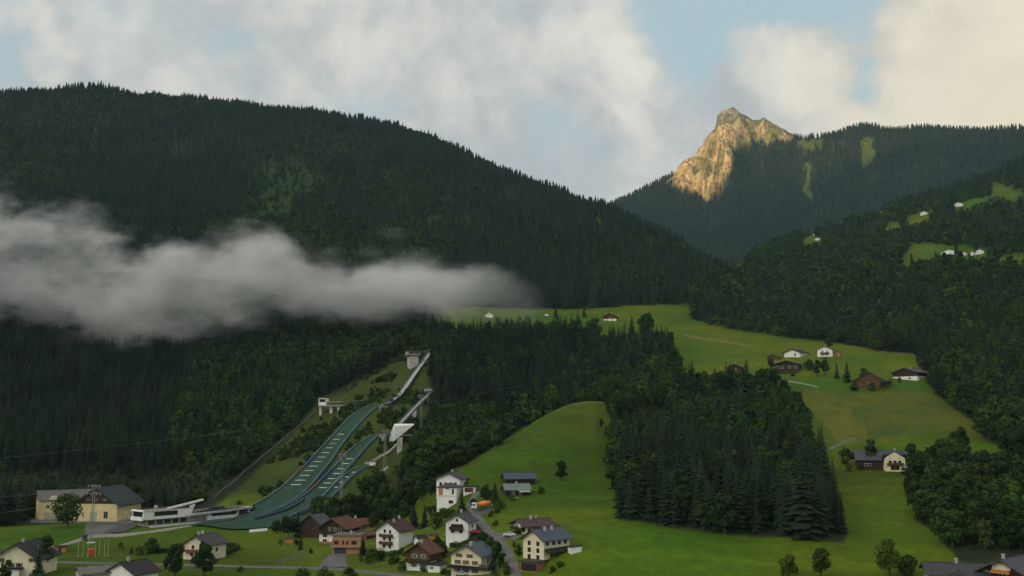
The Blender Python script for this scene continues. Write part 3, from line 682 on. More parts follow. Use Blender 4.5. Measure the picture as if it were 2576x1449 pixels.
# ---------------------------------------------------------------- building kit
class MB:
    def __init__(s): s.v = []; s.f = []
    def quad(s, *p):
        i = len(s.v); s.v += [tuple(q) for q in p]; s.f.append(tuple(range(i, i+len(p)))); return s
    def box(s, x0, x1, y0, y1, z0, z1):
        x0, x1 = sorted((x0, x1)); y0, y1 = sorted((y0, y1)); i = len(s.v)
        s.v += [(x0, y0, z0), (x1, y0, z0), (x1, y1, z0), (x0, y1, z0), (x0, y0, z1), (x1, y0, z1), (x1, y1, z1), (x0, y1, z1)]
        s.f += [tuple(i+k for k in q) for q in ((3, 2, 1, 0), (4, 5, 6, 7), (0, 1, 5, 4), (1, 2, 6, 5), (2, 3, 7, 6), (3, 0, 4, 7))]; return s
    def hexa(s, lo, hi):
        """two rings of four points"""
        i = len(s.v); s.v += [tuple(p) for p in lo]+[tuple(p) for p in hi]
        s.f += [tuple(i+k for k in q) for q in ((3, 2, 1, 0), (4, 5, 6, 7), (0, 1, 5, 4), (1, 2, 6, 5), (2, 3, 7, 6), (3, 0, 4, 7))]; return s
    def beam(s, a, b, r, n=4, r2=None):
        a = Vector(a); b = Vector(b); d = (b-a).normalized(); u = d.cross(Vector((0, 0, 1)))
        if u.length < .01: u = Vector((1, 0, 0))
        u.normalize(); w = d.cross(u); i = len(s.v); r2 = r if r2 is None else r2
        for P, q in ((a, r), (b, r2)):
            for k in range(n):
                an = 2*math.pi*(k+.5)/n; s.v.append(tuple(P+u*q*math.cos(an)+w*q*math.sin(an)))
        for k in range(n): s.f.append((i+k, i+(k+1) % n, i+n+(k+1) % n, i+n+k))
        s.f.append(tuple(i+k for k in range(n))[::-1]); s.f.append(tuple(i+n+k for k in range(n))); return s
    def build(s, name, m, parent=None, bev=0.0):
        me = bpy.data.meshes.new(name); me.from_pydata(s.v, [], s.f)
        me.materials.append(m); me.validate(); me.update()
        o = bpy.data.objects.new(name, me); COL.objects.link(o)
        if bev:
            b = o.modifiers.new('edge', 'BEVEL'); b.width = bev; b.segments = 2; b.limit_method = 'ANGLE'
        if parent: o.parent = parent
        return o
K = dict
P_WHITE = mat('white_plaster', (.80, .80, .77), .9, .12, .6, bump=.1)
P_CREAM = mat('cream_plaster', (.72, .66, .46), .9, .14, .5, bump=.1)
P_YEL = mat('yellow_plaster', (.72, .60, .32), .9, .14, .4, bump=.1)
P_CREAM2 = mat('pale_cream_plaster', (.68, .62, .46), .9, .14, .5)
P_TAN = mat('tan_render', (.36, .20, .11), .9, .15, .6)
P_GREY = mat('grey_plaster', (.42, .40, .36), .9, .2, .4)
CONC = mat('concrete', (.36, .35, .32), .9, .3, .5, bump=.2)
CONCL = mat('light_concrete', (.52, .50, .45), .9, .3, .4, bump=.2)
WOOD = mat('dark_weathered_wood', (.060, .036, .022), .9, .4, 2.0, pattern='X', pscale=1.6)
WOOD2 = mat('brown_wood', (.13, .065, .035), .85, .4, 2.0, pattern='X', pscale=1.6)
WOODO = mat('orange_wood', (.45, .20, .06), .8, .3, 2.0)
WOODG = mat('grey_wood', (.10, .085, .07), .9, .35, 2.0, pattern='X', pscale=1.4)
R_BLUE = mat('blue_grey_roof_tiles', (.050, .070, .105), .55, .25, .8, pattern='Z', pscale=2.2, spec=.5)
R_DARK = mat('anthracite_roof_tiles', (.045, .045, .052), .6, .3, .8, pattern='Z', pscale=2.2, spec=.4)
R_BLACK = mat('black_roof_tiles', (.026, .024, .026), .7, .3, .8, pattern='Z', pscale=2.2)
R_BROWN = mat('brown_roof_tiles', (.085, .052, .044), .75, .3, .8, pattern='Z', pscale=2.2)
R_RED = mat('red_brown_roof_tiles', (.15, .058, .038), .75, .35, .8, pattern='Z', pscale=2.2)
R_MAROON = mat('maroon_roof_tiles', (.075, .035, .032), .75, .3, .8, pattern='Z', pscale=2.2)
R_GREEN = mat('weathered_green_sheet_roof', (.15, .22, .19), .5, .25, .8, pattern='X', pscale=1.2, spec=.5)
R_DGREEN = mat('dark_green_sheet_roof', (.022, .042, .038), .6, .3, .4, pattern='X', pscale=.8)
R_GREY = mat('grey_fibre_roof', (.16, .155, .135), .8, .25, .5, pattern='Z', pscale=1.5)
R_SLATE = mat('purple_grey_slates', (.075, .07, .095), .6, .3, .8, pattern='Z', pscale=2.0)
GLASS = mat('window_glass', (.02, .025, .03), .12, .1, 1, spec=.6)
FRAME_W = mat('white_window_frame', (.7, .7, .68), .6, .05, 1)
FRAME_D = mat('dark_window_frame', (.10, .055, .035), .7, .1, 1)
SHUT_G = mat('green_shutter_paint', (.16, .33, .22), .7, .15, 1)
SHUT_R = mat('red_brown_shutter_paint', (.18, .055, .035), .7, .15, 1)
SHUT_D = mat('dark_shutter_paint', (.05, .05, .04), .7, .15, 1)
BRICKR = mat('red_clay_blocks', (.33, .13, .08), .9, .3, 1.5)
METAL = mat('galvanised_steel', (.30, .32, .33), .45, .2, 1, spec=.6, metal=.4)
METAL_D = mat('dark_steel', (.06, .065, .07), .5, .2, 1, spec=.5)
ASPH = mat('old_asphalt', (.125, .122, .12), .92, .25, .35)
ASPH_D = mat('dark_asphalt', (.075, .075, .08), .92, .2, .3)
GRAV = mat('pale_gravel', (.25, .235, .20), .95, .25, .5)
SOIL = mat('bare_track_soil', (.20, .155, .085), .95, .3, .6)
NAVY = mat('navy_sheet', (.035, .05, .09), .5, .2, 1)
def place(u, v, **k): return ground_at(u, v, **k)
def win(root, px, pz, w, h, face, frame=FRAME_W, shut=None, s=1, name='window'):
    """a window on the front (face 'f', px along x) or the visible side (face 's', px along y); s outward sign of side"""
    a, b = MB(), MB()
    if face == 'f':
        a.box(px-w/2-.09, px+w/2+.09, -.06, .04, pz-.09, pz+h+.09)
        b.box(px-w/2, px+w/2, -.10, -.05, pz, pz+h)
        mu = lambda q, x0, x1, z0, z1: q.box(x0, x1, -.13, -.09, z0, z1)
    else:
        a.box(-.04*s, .06*s, px-w/2-.09, px+w/2+.09, pz-.09, pz+h+.09)
        b.box(.05*s, .10*s, px-w/2, px+w/2, pz, pz+h)
        mu = lambda q, x0, x1, z0, z1: q.box(.09*s, .13*s, x0, x1, z0, z1)
    if w > 1.0: mu(a, px-.05, px+.05, pz, pz+h)
    f = a.build(name, frame, root); b.build('pane', GLASS, f)
    if shut:
        for q in (-1, 1):
            c = MB(); x0 = px+q*(w/2+.12); mu(c, x0, x0+q*w*.42, pz, pz+h) if q > 0 else mu(c, x0-w*.42, x0, pz, pz+h)
            c.build('shutter', shut, f)
    return f
def house(u, v, gpx, spx, phi, hpx, rise, label, cat='house', name='house', wall=P_WHITE, roof=R_DARK, ov=.9, rt='gable', clad=None, cladf=.55, cladh=None,
          fw=None, sw=None, bal=(), chim=((.5, .5),), frame=FRAME_W, shut=None, group=None, gableclad=None, depth=None, ww=None, plinth=None, wsz=(1.1, 1.25), xyz=None, deep=3.5, keep=None, door=None):
    x, y, z = xyz or place(u, v); d = math.hypot(x, y); m = F/math.sqrt(x*x+y*y+(z-HC)**2)
    a = math.atan2(x, y); ph = R(phi); th = ph-a
    w = ww or gpx/(m*math.cos(ph)); l = depth or spx/(m*abs(math.sin(ph)))
    h = hpx/m; rs = rise/m; sg = -1 if phi < 0 else 1; so_ = -sg
    root = empty(name, (x, y, z), th)
    tag(root, label, cat, group)
    X0, X1 = (0, sg*w); xc = sg*w/2; lo = -deep
    b = MB()
    xa, xb = min(X0, X1), max(X0, X1)
    b.box(xa, xb, 0, l, lo, h)
    if rt == 'gable':
        i = len(b.v); b.v += [(xa, 0, h), (xb, 0, h), (xc, 0, h+rs), (xa, l, h), (xb, l, h), (xc, l, h+rs)]
        b.f += [(i, i+1, i+2), (i+5, i+4, i+3)]
    b.build('wall', wall, root)
    if plinth:
        MB().box(xa-.05, xb+.05, -.05, l+.05, lo, .7).build('plinth', plinth, root)
    e = ov; t = .22
    rb = MB()
    if rt == 'gable':
        k = rs/(w/2); ez = h-k*e
        for s_ in (-1, 1):
            xe = xc+s_*(w/2+e)
            rb.hexa([(xc, -e, h+rs+.03), (xe, -e, ez+.03), (xe, l+e, ez+.03), (xc, l+e, h+rs+.03)], [(xc, -e, h+rs+t+.03), (xe, -e, ez+t+.03), (xe, l+e, ez+t+.03), (xc, l+e, h+rs+t+.03)])
        rb.beam((xc, -e, h+rs+t+.05), (xc, l+e, h+rs+t+.05), .14)
    elif rt == 'hip':
        q = min(w, l)/2; A = [(xa-e, -e, h-.05), (xb+e, -e, h-.05), (xb+e, l+e, h-.05), (xa-e, l+e, h-.05)]
        if l >= w: T1, T2 = (xc, q, h+rs), (xc, l-q, h+rs)
        else: T1, T2 = (xa+q, l/2, h+rs), (xb-q, l/2, h+rs)
        if l >= w:
            rb.quad(A[0], A[1], T1); rb.quad(A[1], A[2], T2, T1); rb.quad(A[2], A[3], T2); rb.quad(A[3], A[0], T1, T2)
        else:
            rb.quad(A[0], A[1], T2, T1); rb.quad(A[1], A[2], T2); rb.quad(A[2], A[3], T1, T2); rb.quad(A[3], A[0], T1)
        rb.box(xa-e, xb+e, -e, l+e, h-.22, h-.05)
    elif rt == 'flat':
        rb.box(xa-e, xb+e, -e, l+e, h, h+max(rs, .3))
    elif rt == 'shed':
        rb.hexa([(xa-e, -e, h), (xb+e, -e, h), (xb+e, l+e, h+rs), (xa-e, l+e, h+rs)], [(xa-e, -e, h+t), (xb+e, -e, h+t), (xb+e, l+e, h+rs+t), (xa-e, l+e, h+rs+t)])
    ro = rb.build('roof', roof, root)
    if rt == 'gable':
        g = MB()
        for yy in (-e-.06,):
            for s_ in (-1, 1):
                xe = xc+s_*(w/2+e); g.hexa([(xc, yy, h+rs-.08), (xe, yy, ez-.08), (xe, yy+.05, ez-.08), (xc, yy+.05, h+rs-.08)], [(xc, yy, h+rs+t), (xe, yy, ez+t), (xe, yy+.05, ez+t), (xc, yy+.05, h+rs+t)])
        g.build('verge_board', WOODG, ro)
    for cx_, cyy in chim:
        xx = xa+cx_*w; yy = cyy*l
        zt = h+rs*(1-abs(cx_-.5)*2) if rt != 'flat' else h
        c = MB().box(xx-.35, xx+.35, yy-.35, yy+.35, zt-.6, zt+1.3).box(xx-.45, xx+.45, yy-.45, yy+.45, zt+1.3, zt+1.45); c.build('chimney', P_GREY, ro)
    if clad:
        z0 = h*cladf; z1 = h if rt != 'gable' else h
        c = MB().box(xa-.07, xb+.07, -.07, l+.07, z0, h)
        if rt == 'gable':
            i = len(c.v); c.v += [(xa-.07, -.07, h), (xb+.07, -.07, h), (xc, -.07, h+rs)]; c.f.append((i, i+1, i+2))
        c.build('timber_cladding', clad, root)
    elif gableclad:
        c = MB(); c.hexa([(xa, -.07, h), (xb, -.07, h), (xb, -.01, h), (xa, -.01, h)], [(xc-.1, -.07, h+rs), (xc+.1, -.07, h+rs), (xc+.1, -.01, h+rs), (xc-.1, -.01, h+rs)])
        c.build('timber_gable', gableclad, root)
    off = .07 if clad else 0
    W1, H1 = wsz
    for item in (fw or ()):
        fx, fz = item[:2]; q = item[2] if len(item) > 2 else 1; q2 = item[3] if len(item) > 3 else 1
        f = win(root, xa+fx*w, fz*h-H1*q2/2, W1*q, H1*q2, 'f', frame, shut)
        if clad and fz > cladf: f.location.y = -off
    for item in (sw or ()):
        fy, fz = item[:2]; q = item[2] if len(item) > 2 else 1; q2 = item[3] if len(item) > 3 else 1
        f = win(root, fy*l, fz*h-H1*q2/2, W1*q, H1*q2, 's', frame, None, so_)
        if clad and fz > cladf: f.location.x = off*so_
    for (f0, f1, fz, bm, where_) in bal:
        c = MB(); zz = fz*h
        if where_ == 'f':
            p, q = xa+f0*w, xa+f1*w
            c.box(p, q, -1.35, -.02, zz-.15, zz); c.box(p, q, -1.4, -1.3, zz, zz+1.0); c.box(p, p+.1, -1.3, -.1, zz, zz+1.0); c.box(q-.1, q, -1.3, -.1, zz, zz+1.0)
        else:
            p, q = f0*l, f1*l; o1 = so_
            c.box(.02*o1, 1.35*o1, p, q, zz-.15, zz); c.box(1.3*o1, 1.4*o1, p, q, zz, zz+1.0); c.box(.1*o1, 1.3*o1, p, p+.1, zz, zz+1.0); c.box(.1*o1, 1.3*o1, q-.1, q, zz, zz+1.0)
        c.build('balcony', bm, root)
    if door:
        fx, dw, dh, dm, face = door
        c = MB()
        if face == 'f': c.box(xa+fx*w-dw/2, xa+fx*w+dw/2, -.09, .02, 0.05, dh)
        else: c.box(-.02*so_, .09*so_, fx*l-dw/2, fx*l+dw/2, .05, dh)
        c.build('door', dm, root)
    cxw = x+math.cos(th)*xc-math.sin(th)*l/2; cyw = y+math.sin(th)*xc+math.cos(th)*l/2
    HOUSES_KEEP.append((cxw, cyw, keep if keep is not None else math.hypot(w, l)/2+3.5))
    return K(root=root, w=w, l=l, h=h, rs=rs, xa=xa, xb=xb, xc=xc, m=m, so=so_, th=th, xyz=(x, y, z), roof=ro)
def lpart(hd, name, m, *boxes, parent=None, bev=0):
    q = MB()
    for b in boxes: q.box(*b)
    return q.build(name, m, parent or hd['root'], bev)
def strip(name, pts, width, m, label=None, kind='structure', lift=.15, cat=None, across=4):
    """a sheet laid along the ground through points given on the picture's ground"""
    P = [place(u, v) for u, v in pts]; q = np.array([(p[0], p[1]) for p in P])
    s = np.concatenate([[0], np.cumsum(np.hypot(*np.diff(q, axis=0).T))]); n = max(4, int(s[-1]/1.5)); t = np.linspace(0, s[-1], n)
    # smooth the line
    qs = np.stack([np.interp(t, s, q[:, 0]), np.interp(t, s, q[:, 1])], 1)
    for _ in range(6): qs[1:-1] = (qs[:-2]+qs[1:-1]*2+qs[2:])/4
    d = np.gradient(qs, axis=0); d /= np.maximum(np.hypot(d[:, 0], d[:, 1])[:, None], 1e-6); nn = np.stack([-d[:, 1], d[:, 0]], 1)
    wv = width if not isinstance(width, (list, tuple)) else np.interp(t, s, width)
    o = np.linspace(-.5, .5, across+1)
    XX = qs[:, 0:1]+nn[:, 0:1]*(o[None, :]*np.reshape(wv, (-1, 1))); YY = qs[:, 1:2]+nn[:, 1:2]*(o[None, :]*np.reshape(wv, (-1, 1)))
    ZZ = H(XX, YY)+lift
    ZZ[:, 0] -= lift*1.6; ZZ[:, -1] -= lift*1.6
    ob = grid_mesh(name, XX, YY, ZZ, m); tag(ob, label, cat, None, kind)
    for k in range(0, n, 3): HOUSES_KEEP.append((qs[k, 0], qs[k, 1], np.max(wv)/2+1.5))
    return ob
def area(name, poly, m, lift=.12, kind='structure', nu=26, nv=14):
    """a level-ish sheet filling a four sided outline on the ground"""
    (a, b, c, d) = poly; XX = np.zeros((nv, nu)); YY = XX.copy()
    C_ = [place(*p)[:2] for p in (a, b, c, d)]
    for i in range(nv):
        s = i/(nv-1)
        for j in range(nu):
            t = j/(nu-1)
            XX[i, j] = (C_[0][0]*(1-t)+C_[1][0]*t)*(1-s)+(C_[3][0]*(1-t)+C_[2][0]*t)*s
            YY[i, j] = (C_[0][1]*(1-t)+C_[1][1]*t)*(1-s)+(C_[3][1]*(1-t)+C_[2][1]*t)*s
    ob = grid_mesh(name, XX, YY, H(XX, YY)+lift, m); tag(ob, kind=kind)
    HOUSES_KEEP.append((XX.mean(), YY.mean(), max(np.ptp(XX), np.ptp(YY))/2)); return ob
PAINT = lambda n, c: mat('paint_'+n, c, .3, .05, 1, spec=.6)
RUB = mat('tyre_rubber', (.02, .02, .02), .9, .1, 1)
CARPROF = [(-2.1, .35), (-2.1, .75), (-1.95, .98), (-1.25, 1.02), (-.65, 1.42), (.75, 1.45), (1.45, 1.05), (2.05, .92), (2.12, .55), (2.1, .35)]
def car(u, v, paint, label, rz=0.0, group=None, name='parked_car', xyz=None, cat='car'):
    x, y, z = xyz or place(u, v)
    root = tag(empty(name, (x, y, z+.2), rz), label, cat, group)
    b = MB(); n = len(CARPROF)
    for s_ in (-1, 1):
        for (px, pz) in CARPROF:
            tp = .86 - max(0, pz-1.0)*.42
            b.v.append((px, s_*tp, pz))
    b.f += [tuple(range(n)), tuple(range(2*n-1, n-1, -1))]
    for k in range(n): b.f.append((k, n+k, n+(k+1) % n, (k+1) % n))
    b.build('body', paint, root, .05)
    for nm, pr in (('windscreen', [(1.38, 1.10), (.82, 1.40)]), ('rear_window', [(-1.22, 1.08), (-.72, 1.38)])):
        (xa, za), (xb, zb) = pr; q = .03 if xa > 0 else -.03
        MB().quad((xa+q, -.72, za+.03), (xa+q, .72, za+.03), (xb+q, .62, zb+.03), (xb+q, -.62, zb+.03)).build(nm, GLASS, root)
    for s_ in (-1, 1):
        MB().quad((-1.1, s_*.86, 1.06), (1.2, s_*.86, 1.06), (.70, s_*.72, 1.38), (-.62, s_*.72, 1.38)).build('side_window', GLASS, root)
    for px in (-1.3, 1.35):
        for s_ in (-1, 1):
            w_ = MB().beam((px, s_*.66, .33), (px, s_*.92, .33), .34, 14).build('wheel', RUB, root)
            MB().beam((px, s_*.90, .33), (px, s_*.94, .33), .18, 8).build('rim', METAL, w_)
    for s_ in (-1, 1): MB().box(2.06, 2.15, s_*.5, s_*.78, .62, .78).build('headlight', FRAME_W, root)
    HOUSES_KEEP.append((x, y, 5)); return root
LEAFG = {'d': M_BRD, 'l': M_LIT, 's': M_SPR}
def hedge(pts, wm, hm, label, m=None, group=None, seed=5, name='hedge'):
    r = random.Random(seed); P = [place(u, v) for u, v in pts]; b = MB()
    o0 = Vector(P[0])
    for (a, c) in zip(P[:-1], P[1:]):
        a = Vector(a); c = Vector(c); d = c-a; Ln = d.length; nn = Vector((-d.y, d.x, 0)).normalized()
        for k in range(int(Ln*26)):
            t = r.random(); q = r.uniform(-.5, .5); zz = r.random()**.7
            p = a+d*t+nn*wm*q; p.z = float(H(p.x, p.y))+hm*zz; p -= o0
            e = .24*r.uniform(.7, 1.4); t1 = Vector((r.uniform(-1, 1), r.uniform(-1, 1), r.uniform(-.5, .5))).normalized()*e; t2 = t1.cross(Vector((r.uniform(-1, 1), r.uniform(-1, 1), 1))).normalized()*e
            b.quad(p+t1, p+t2, p-t1, p-t2)
        for s_ in (0,):
            n_ = max(1, int(Ln/4))
            for k in range(n_):
                A = a+d*(k/n_)-o0; B = a+d*((k+1)/n_)-o0; w2 = nn*wm*.36
                b.hexa([A-w2-Vector((0, 0, .5)), A+w2-Vector((0, 0, .5)), B+w2-Vector((0, 0, .5)), B-w2-Vector((0, 0, .5))], [A-w2+Vector((0, 0, hm*.85)), A+w2+Vector((0, 0, hm*.85)), B+w2+Vector((0, 0, hm*.85)), B-w2+Vector((0, 0, hm*.85))])
    o = b.build(name, m or M_BRD); o.location = o0
    return tag(o, label, 'hedge', group)
def garden_tree(u, v, hpx, kind, label, wpx=None, group=None, seed=0, lit=False):
    x, y, z = place(u, v); m = F/math.sqrt(x*x+y*y+(z-HC)**2); h = hpx/m
    HOUSES_KEEP.append((x, y, 3.5))
    if kind == 'bush':
        w = (wpx or hpx)/m/2
        c = mesh_from('bush_leaves', *leafy(200+seed, h, w, int(900), max(.14, h*.045), 14, .0), M_LIT if lit else M_BRD)
        t = tag(empty('bush', (x, y, z-.1)), label, 'bush', group)
        o = bpy.data.objects.new('crown', c); COL.objects.link(o); o.parent = t
        o = bpy.data.objects.new('stem', mesh_from('bush_stem', *trunk_geo(h*.5, .08), M_BARK)); COL.objects.link(o); o.parent = t
        return t
    if kind == 'poplar':
        w = (wpx or 20)/m/2
        c = mesh_from('poplar_crown', *leafy(220+seed, h, w*1.5, 2400, .5, 46, .02), M_BRD)
        return make_tree_('poplar', x, y, z, c, mesh_from('poplar_trunk', *trunk_geo(h*.9, .3), M_BARK), label, group)
    if kind == 'broad':
        w = (wpx or hpx*.8)/m/2
        c = mesh_from('tree_crown', *leafy(240+seed, h, w, 2300, max(.28, h*.028), 20, .16), M_LIT if lit else M_BRD)
        return make_tree_('broadleaf', x, y, z, c, mesh_from('tree_trunk', *limbs(seed, h, w), M_BARK), label, group)
    w = (wpx or hpx*.36)/m/2
    c = mesh_from('conifer_crown', *conifer_near(260+seed, h, w*1.05), M_SPR)
    return make_tree_('spruce', x, y, z, c, mesh_from('conifer_trunk', *trunk_geo(h*.95, .018*h), M_BARK), label, group)
def make_tree_(kind, x, y, z, c, t_, label, group):
    t = tag(empty(kind+'_tree', (x, y, z-.2), random.random()*6), label, 'tree', group)
    for nm, me in (('trunk', t_), ('crown', c)):
        o = bpy.data.objects.new(nm, me); COL.objects.link(o); o.parent = t
    return t
# ---------------------------------------------------------------- roads and paths
strip('road', [(100, 1413), (148, 1414), (234, 1417), (390, 1420), (547, 1423), (671, 1427), (753, 1429), (838, 1431), (902, 1436), (966, 1443), (1030, 1450), (1120, 1462)], 5.6, ASPH)
strip('access_road', [(100, 1392), (130, 1378), (161, 1370), (208, 1356), (240, 1348), (300, 1348), (350, 1341), (420, 1332), (480, 1323), (530, 1318)], [4, 4, 4.5, 5, 7, 7, 5, 5, 4, 3], GRAV)
strip('village_lane', [(1305, 1470), (1294, 1434), (1285, 1409), (1262, 1370), (1236, 1345), (1215, 1321), (1198, 1294), (1186, 1279), (1180, 1266), (1192, 1251), (1200, 1238)], 3.6, ASPH)
strip('house_drive', [(1240, 1345), (1260, 1347), (1280, 1352), (1305, 1356)], 5, ASPH, lift=.2)
strip('truck_drive', [(1200, 1296), (1215, 1286), (1235, 1280)], 6, ASPH_D, lift=.2)
strip('garage_drive', [(838, 1430), (840, 1412), (850, 1396)], [13, 10, 9], ASPH, lift=.22)
strip('garden_path', [(690, 1418), (730, 1402), (770, 1385)], 2.0, ASPH_D)
strip('field_track', [(1719, 842), (1762, 851), (1806, 857), (1892, 871)], 2.2, SOIL, lift=.3)
strip('farm_track', [(1905, 942), (1917, 946), (1948, 955), (2003, 962), (2060, 975)], 2.4, GRAV, lift=.2)
strip('farm_drive', [(2085, 1130), (2110, 1118), (2135, 1108), (2150, 1102)], 3.0, ASPH, lift=.2)
area('hall_forecourt', [(75, 1316), (330, 1318), (345, 1306), (80, 1306)], ASPH, .14)
area('stadium_yard', [(212, 1352), (270, 1346), (345, 1322), (215, 1318)], ASPH, .10)
area('stadium_parking', [(262, 1343), (310, 1340), (352, 1325), (320, 1316)], ASPH_D, .30)
# ---------------------------------------------------------------- houses of the village
dk = WOOD
g = house(1368, 1418, 51, 64, -42, 54, 21, 'three storey cream house with long blue roof, topmost of the lane', wall=P_CREAM, roof=R_BLUE, ov=1.1,
      fw=[(.3, .2), (.72, .2), (.3, .5), (.72, .5), (.3, .8), (.72, .8)], sw=[(.14, .82), (.38, .82), (.6, .82), (.84, .82), (.62, .25, 1, 1), (.3, .22)], frame=FRAME_D, chim=((.62, .35), (.62, .62)), plinth=BRICKR, deep=5)
w, l, h = g['w'], g['l'], g['h']
MB().hexa([(.02, l*.02, h*.48), (2.4, l*.02, h*.40), (2.4, l*.98, h*.40), (.02, l*.98, h*.48)], [(.02, l*.02, h*.60), (2.4, l*.02, h*.46), (2.4, l*.98, h*.46), (.02, l*.98, h*.60)]).build('porch_roof', R_BLACK, g['root'])
# garage terrace in front of it
gr = house(1352, 1445, 42, 30, -35, 24, 3, 'clay block garage with flat terrace top below the three storey cream house', 'garage', 'garage', wall=BRICKR, roof=R_DARK, rt='flat', ov=.5, chim=(), fw=[(.3, .5, 2.4, 1.5), (.75, .5, 2.2, 1.4)], frame=WOOD, deep=3, wsz=(1.2, 1.4))
an = house(1437, 1397, 8, 26, -60, 17, 3, 'white wedge shaped annex wall running up the meadow beside the cream house', 'annex', 'annex', wall=P_WHITE, roof=R_BLACK, rt='shed', ov=.3, chim=())
g = house(1210, 1446, 73, 33, -30, 46, 22, 'cream house with blue roof and a black fascia terrace round its middle', wall=P_CREAM, roof=R_BLUE, ov=1.4,
      fw=[(.27, .90, 1, .9), (.62, .90, 1, .9), (.22, .56), (.5, .56), (.8, .56), (.22, .14), (.5, .14), (.8, .14)], sw=[(.5, .62)], frame=FRAME_W, shut=SHUT_R, chim=((.6, .25), (.6, .12)))
w, l, h = g['w'], g['l'], g['h']
lpart(g, 'terrace', R_BLACK, (-w-.6, 3.6, -1.5, -.02, h*.26, h*.40), (.02, 3.6, -.02, l*.75, h*.26, h*.40))
lpart(g, 'terrace_wall', P_CREAM2, (.03, 3.3, 0, l*.7, -3, h*.26-.01))
lpart(g, 'terrace_rail', METAL_D, (3.5, 3.58, -1.4, l*.75, h*.40, h*.40+.9), (.1, 3.5, -1.45, -1.38, h*.40, h*.40+.9))
g = house(1177, 1356, 54, 13, -20, 40, 17, 'white gabled house with dark roof and brown balcony beside the lane', wall=P_WHITE, roof=R_DARK, ov=.9,
      fw=[(.32, .74, 1.3, .9), (.5, .74, 1.2, .9), (.68, .74, 1.3, .9), (.3, .44), (.68, .44), (.5, 1.08, .6, .6)], sw=[(.5, .7), (.5, .35)], bal=[(.2, .8, .54, WOOD, 'f')], frame=FRAME_D, depth=9)
g = house(1148, 1266, 48, 13, -17, 38, 9, 'white cube house with low hipped roof and a tall orange wood panel', wall=P_WHITE, roof=R_DARK, rt='hip', ov=.5,
      fw=[(.55, .93, .8, .5), (.82, .72, .6, 1.7), (.72, .06, 1.6, .9)], frame=FRAME_D, chim=(), depth=8, deep=5)
lpart(g, 'timber_panel', WOODO, (g['xa']+.8, g['xa']+2.6, -.12, .02, g['h']*.5, g['h']*.92))
lpart(g, 'string_course', FRAME_D, (g['xa']-.03, .03, -.06, .02, g['h']*.42, g['h']*.44))
g = house(1157, 1236, 58, 16, -18, 30, 13, 'white house with broad low gable behind the white cube house', wall=P_WHITE, roof=R_DARK, ov=1.0,
      fw=[(.18, .55), (.40, .55), (.62, .55), (.8, .55)], frame=FRAME_D, depth=11)
g = house(1194, 1239, 28, 6, -12, 13, 2, 'flat roofed garage with brown door and white frame beside the white houses', 'garage', 'garage', wall=P_WHITE, roof=R_BLACK, rt='flat', ov=.4, chim=(), depth=7, door=(.5, 3.8, 1.9, WOOD2, 'f'))
g = house(1273, 1223, 9, 66, -76, 18, 12, 'long dark timber barn with blue sheet roof on the open hillside', 'barn', 'barn', wall=WOOD, roof=R_BLUE, ov=.7, chim=(), depth=13, ww=7.5)
g = house(1273, 1250, 9, 56, -76, 17, 12, 'old timber cottage with weathered pale green roof below the blue roofed barn', 'cottage', 'cottage', wall=WOOD, roof=R_GREEN, ov=.7, chim=((.6, .5),), depth=10.5, ww=7.5, sw=[(.3, .45), (.6, .45)])
lpart(g, 'porch', FRAME_W, (2.0, 2.1, g['l']*.5, g['l']*.95, 1.9, 2.3), (.1, 2.1, g['l']*.5, g['l']*.95, 2.3, 2.4), (.1, 3.2, g['l']*.2, g['l']*1.1, -1.2, -.1))
g = house(1322, 1346, 30, 62, -62, 22, 11, 'white chalet with wide brown roof and dark balcony above the lane junction', wall=P_WHITE, roof=R_BROWN, ov=1.6,
      fw=[(.3, .7), (.7, .7)], sw=[(.15, .5, 1.2), (.4, .5, 2.6, 1.2), (.8, .6, 1, 1)], bal=[(.0, 1.0, .45, WOOD, 'f'), (.55, 1.0, .35, WOOD, 's')], chim=((.55, .4), (.35, .7)), depth=10.5, ww=9)
# cluster beside the road
g = house(1002, 1384, 54, 35, -32, 46, 21, 'tall white house with maroon roof and two stacked brown balconies', wall=P_WHITE, roof=R_MAROON, ov=1.1,
      fw=[(.38, .93, .8), (.36, .55, .8), (.36, .16, .8), (.62, .55, .8, 1.5), (.62, .17, .8, 1.4), (.62, .9, .8)], bal=[(.2, .75, .66, WOOD2, 'f'), (.2, .75, .28, WOOD2, 'f')], frame=FRAME_D, chim=((.62, .25), (.5, .8)), wsz=(1, 1.2))
g = house(1052, 1371, 10, 20, -55, 15, 5, 'low white annex with dark roof behind the tall white house', 'annex', 'annex', wall=P_WHITE, roof=R_BLACK, ov=.5, chim=())
g = house(1081, 1437, 57, 23, -24, 43, 21, 'red roofed house with brown timber upper floor over white ground floor', wall=P_WHITE, roof=R_RED, ov=1.1, clad=WOOD2, cladf=.48,
      fw=[(.36, .78), (.72, .78), (.33, .28), (.72, .28, 1.3)], frame=FRAME_W, shut=SHUT_G, chim=((.55, .2),), bal=[(0, 1, .46, WOOD, 'f')], depth=9)
g = house(1106, 1440, 28, 6, -24, 16, 3, 'small white garage with black roof attached below the red roofed house', 'garage', 'garage', wall=P_WHITE, roof=R_BLACK, rt='flat', ov=.4, chim=(), depth=6, fw=[(.3, .6, 1, .6)])
g = house(907, 1394, 67, 8, -12, 42, 2, 'modern tan flat roofed house with dark garage door in its basement', wall=P_TAN, roof=R_GREY, rt='flat', ov=.35, chim=((.55, .5),),
      fw=[(.13, .62, 1.5), (.38, .62, .6), (.52, .62, .6), (.76, .62, 1.7)], frame=FRAME_D, depth=10, door=(.27, 4.6, 2.1, NAVY, 'f'), deep=5)
lpart(g, 'eaves_band', P_TAN, (g['xa']-1.0, g['xb']+.4, -1.0, -.1, g['h']*.36, g['h']*.46))
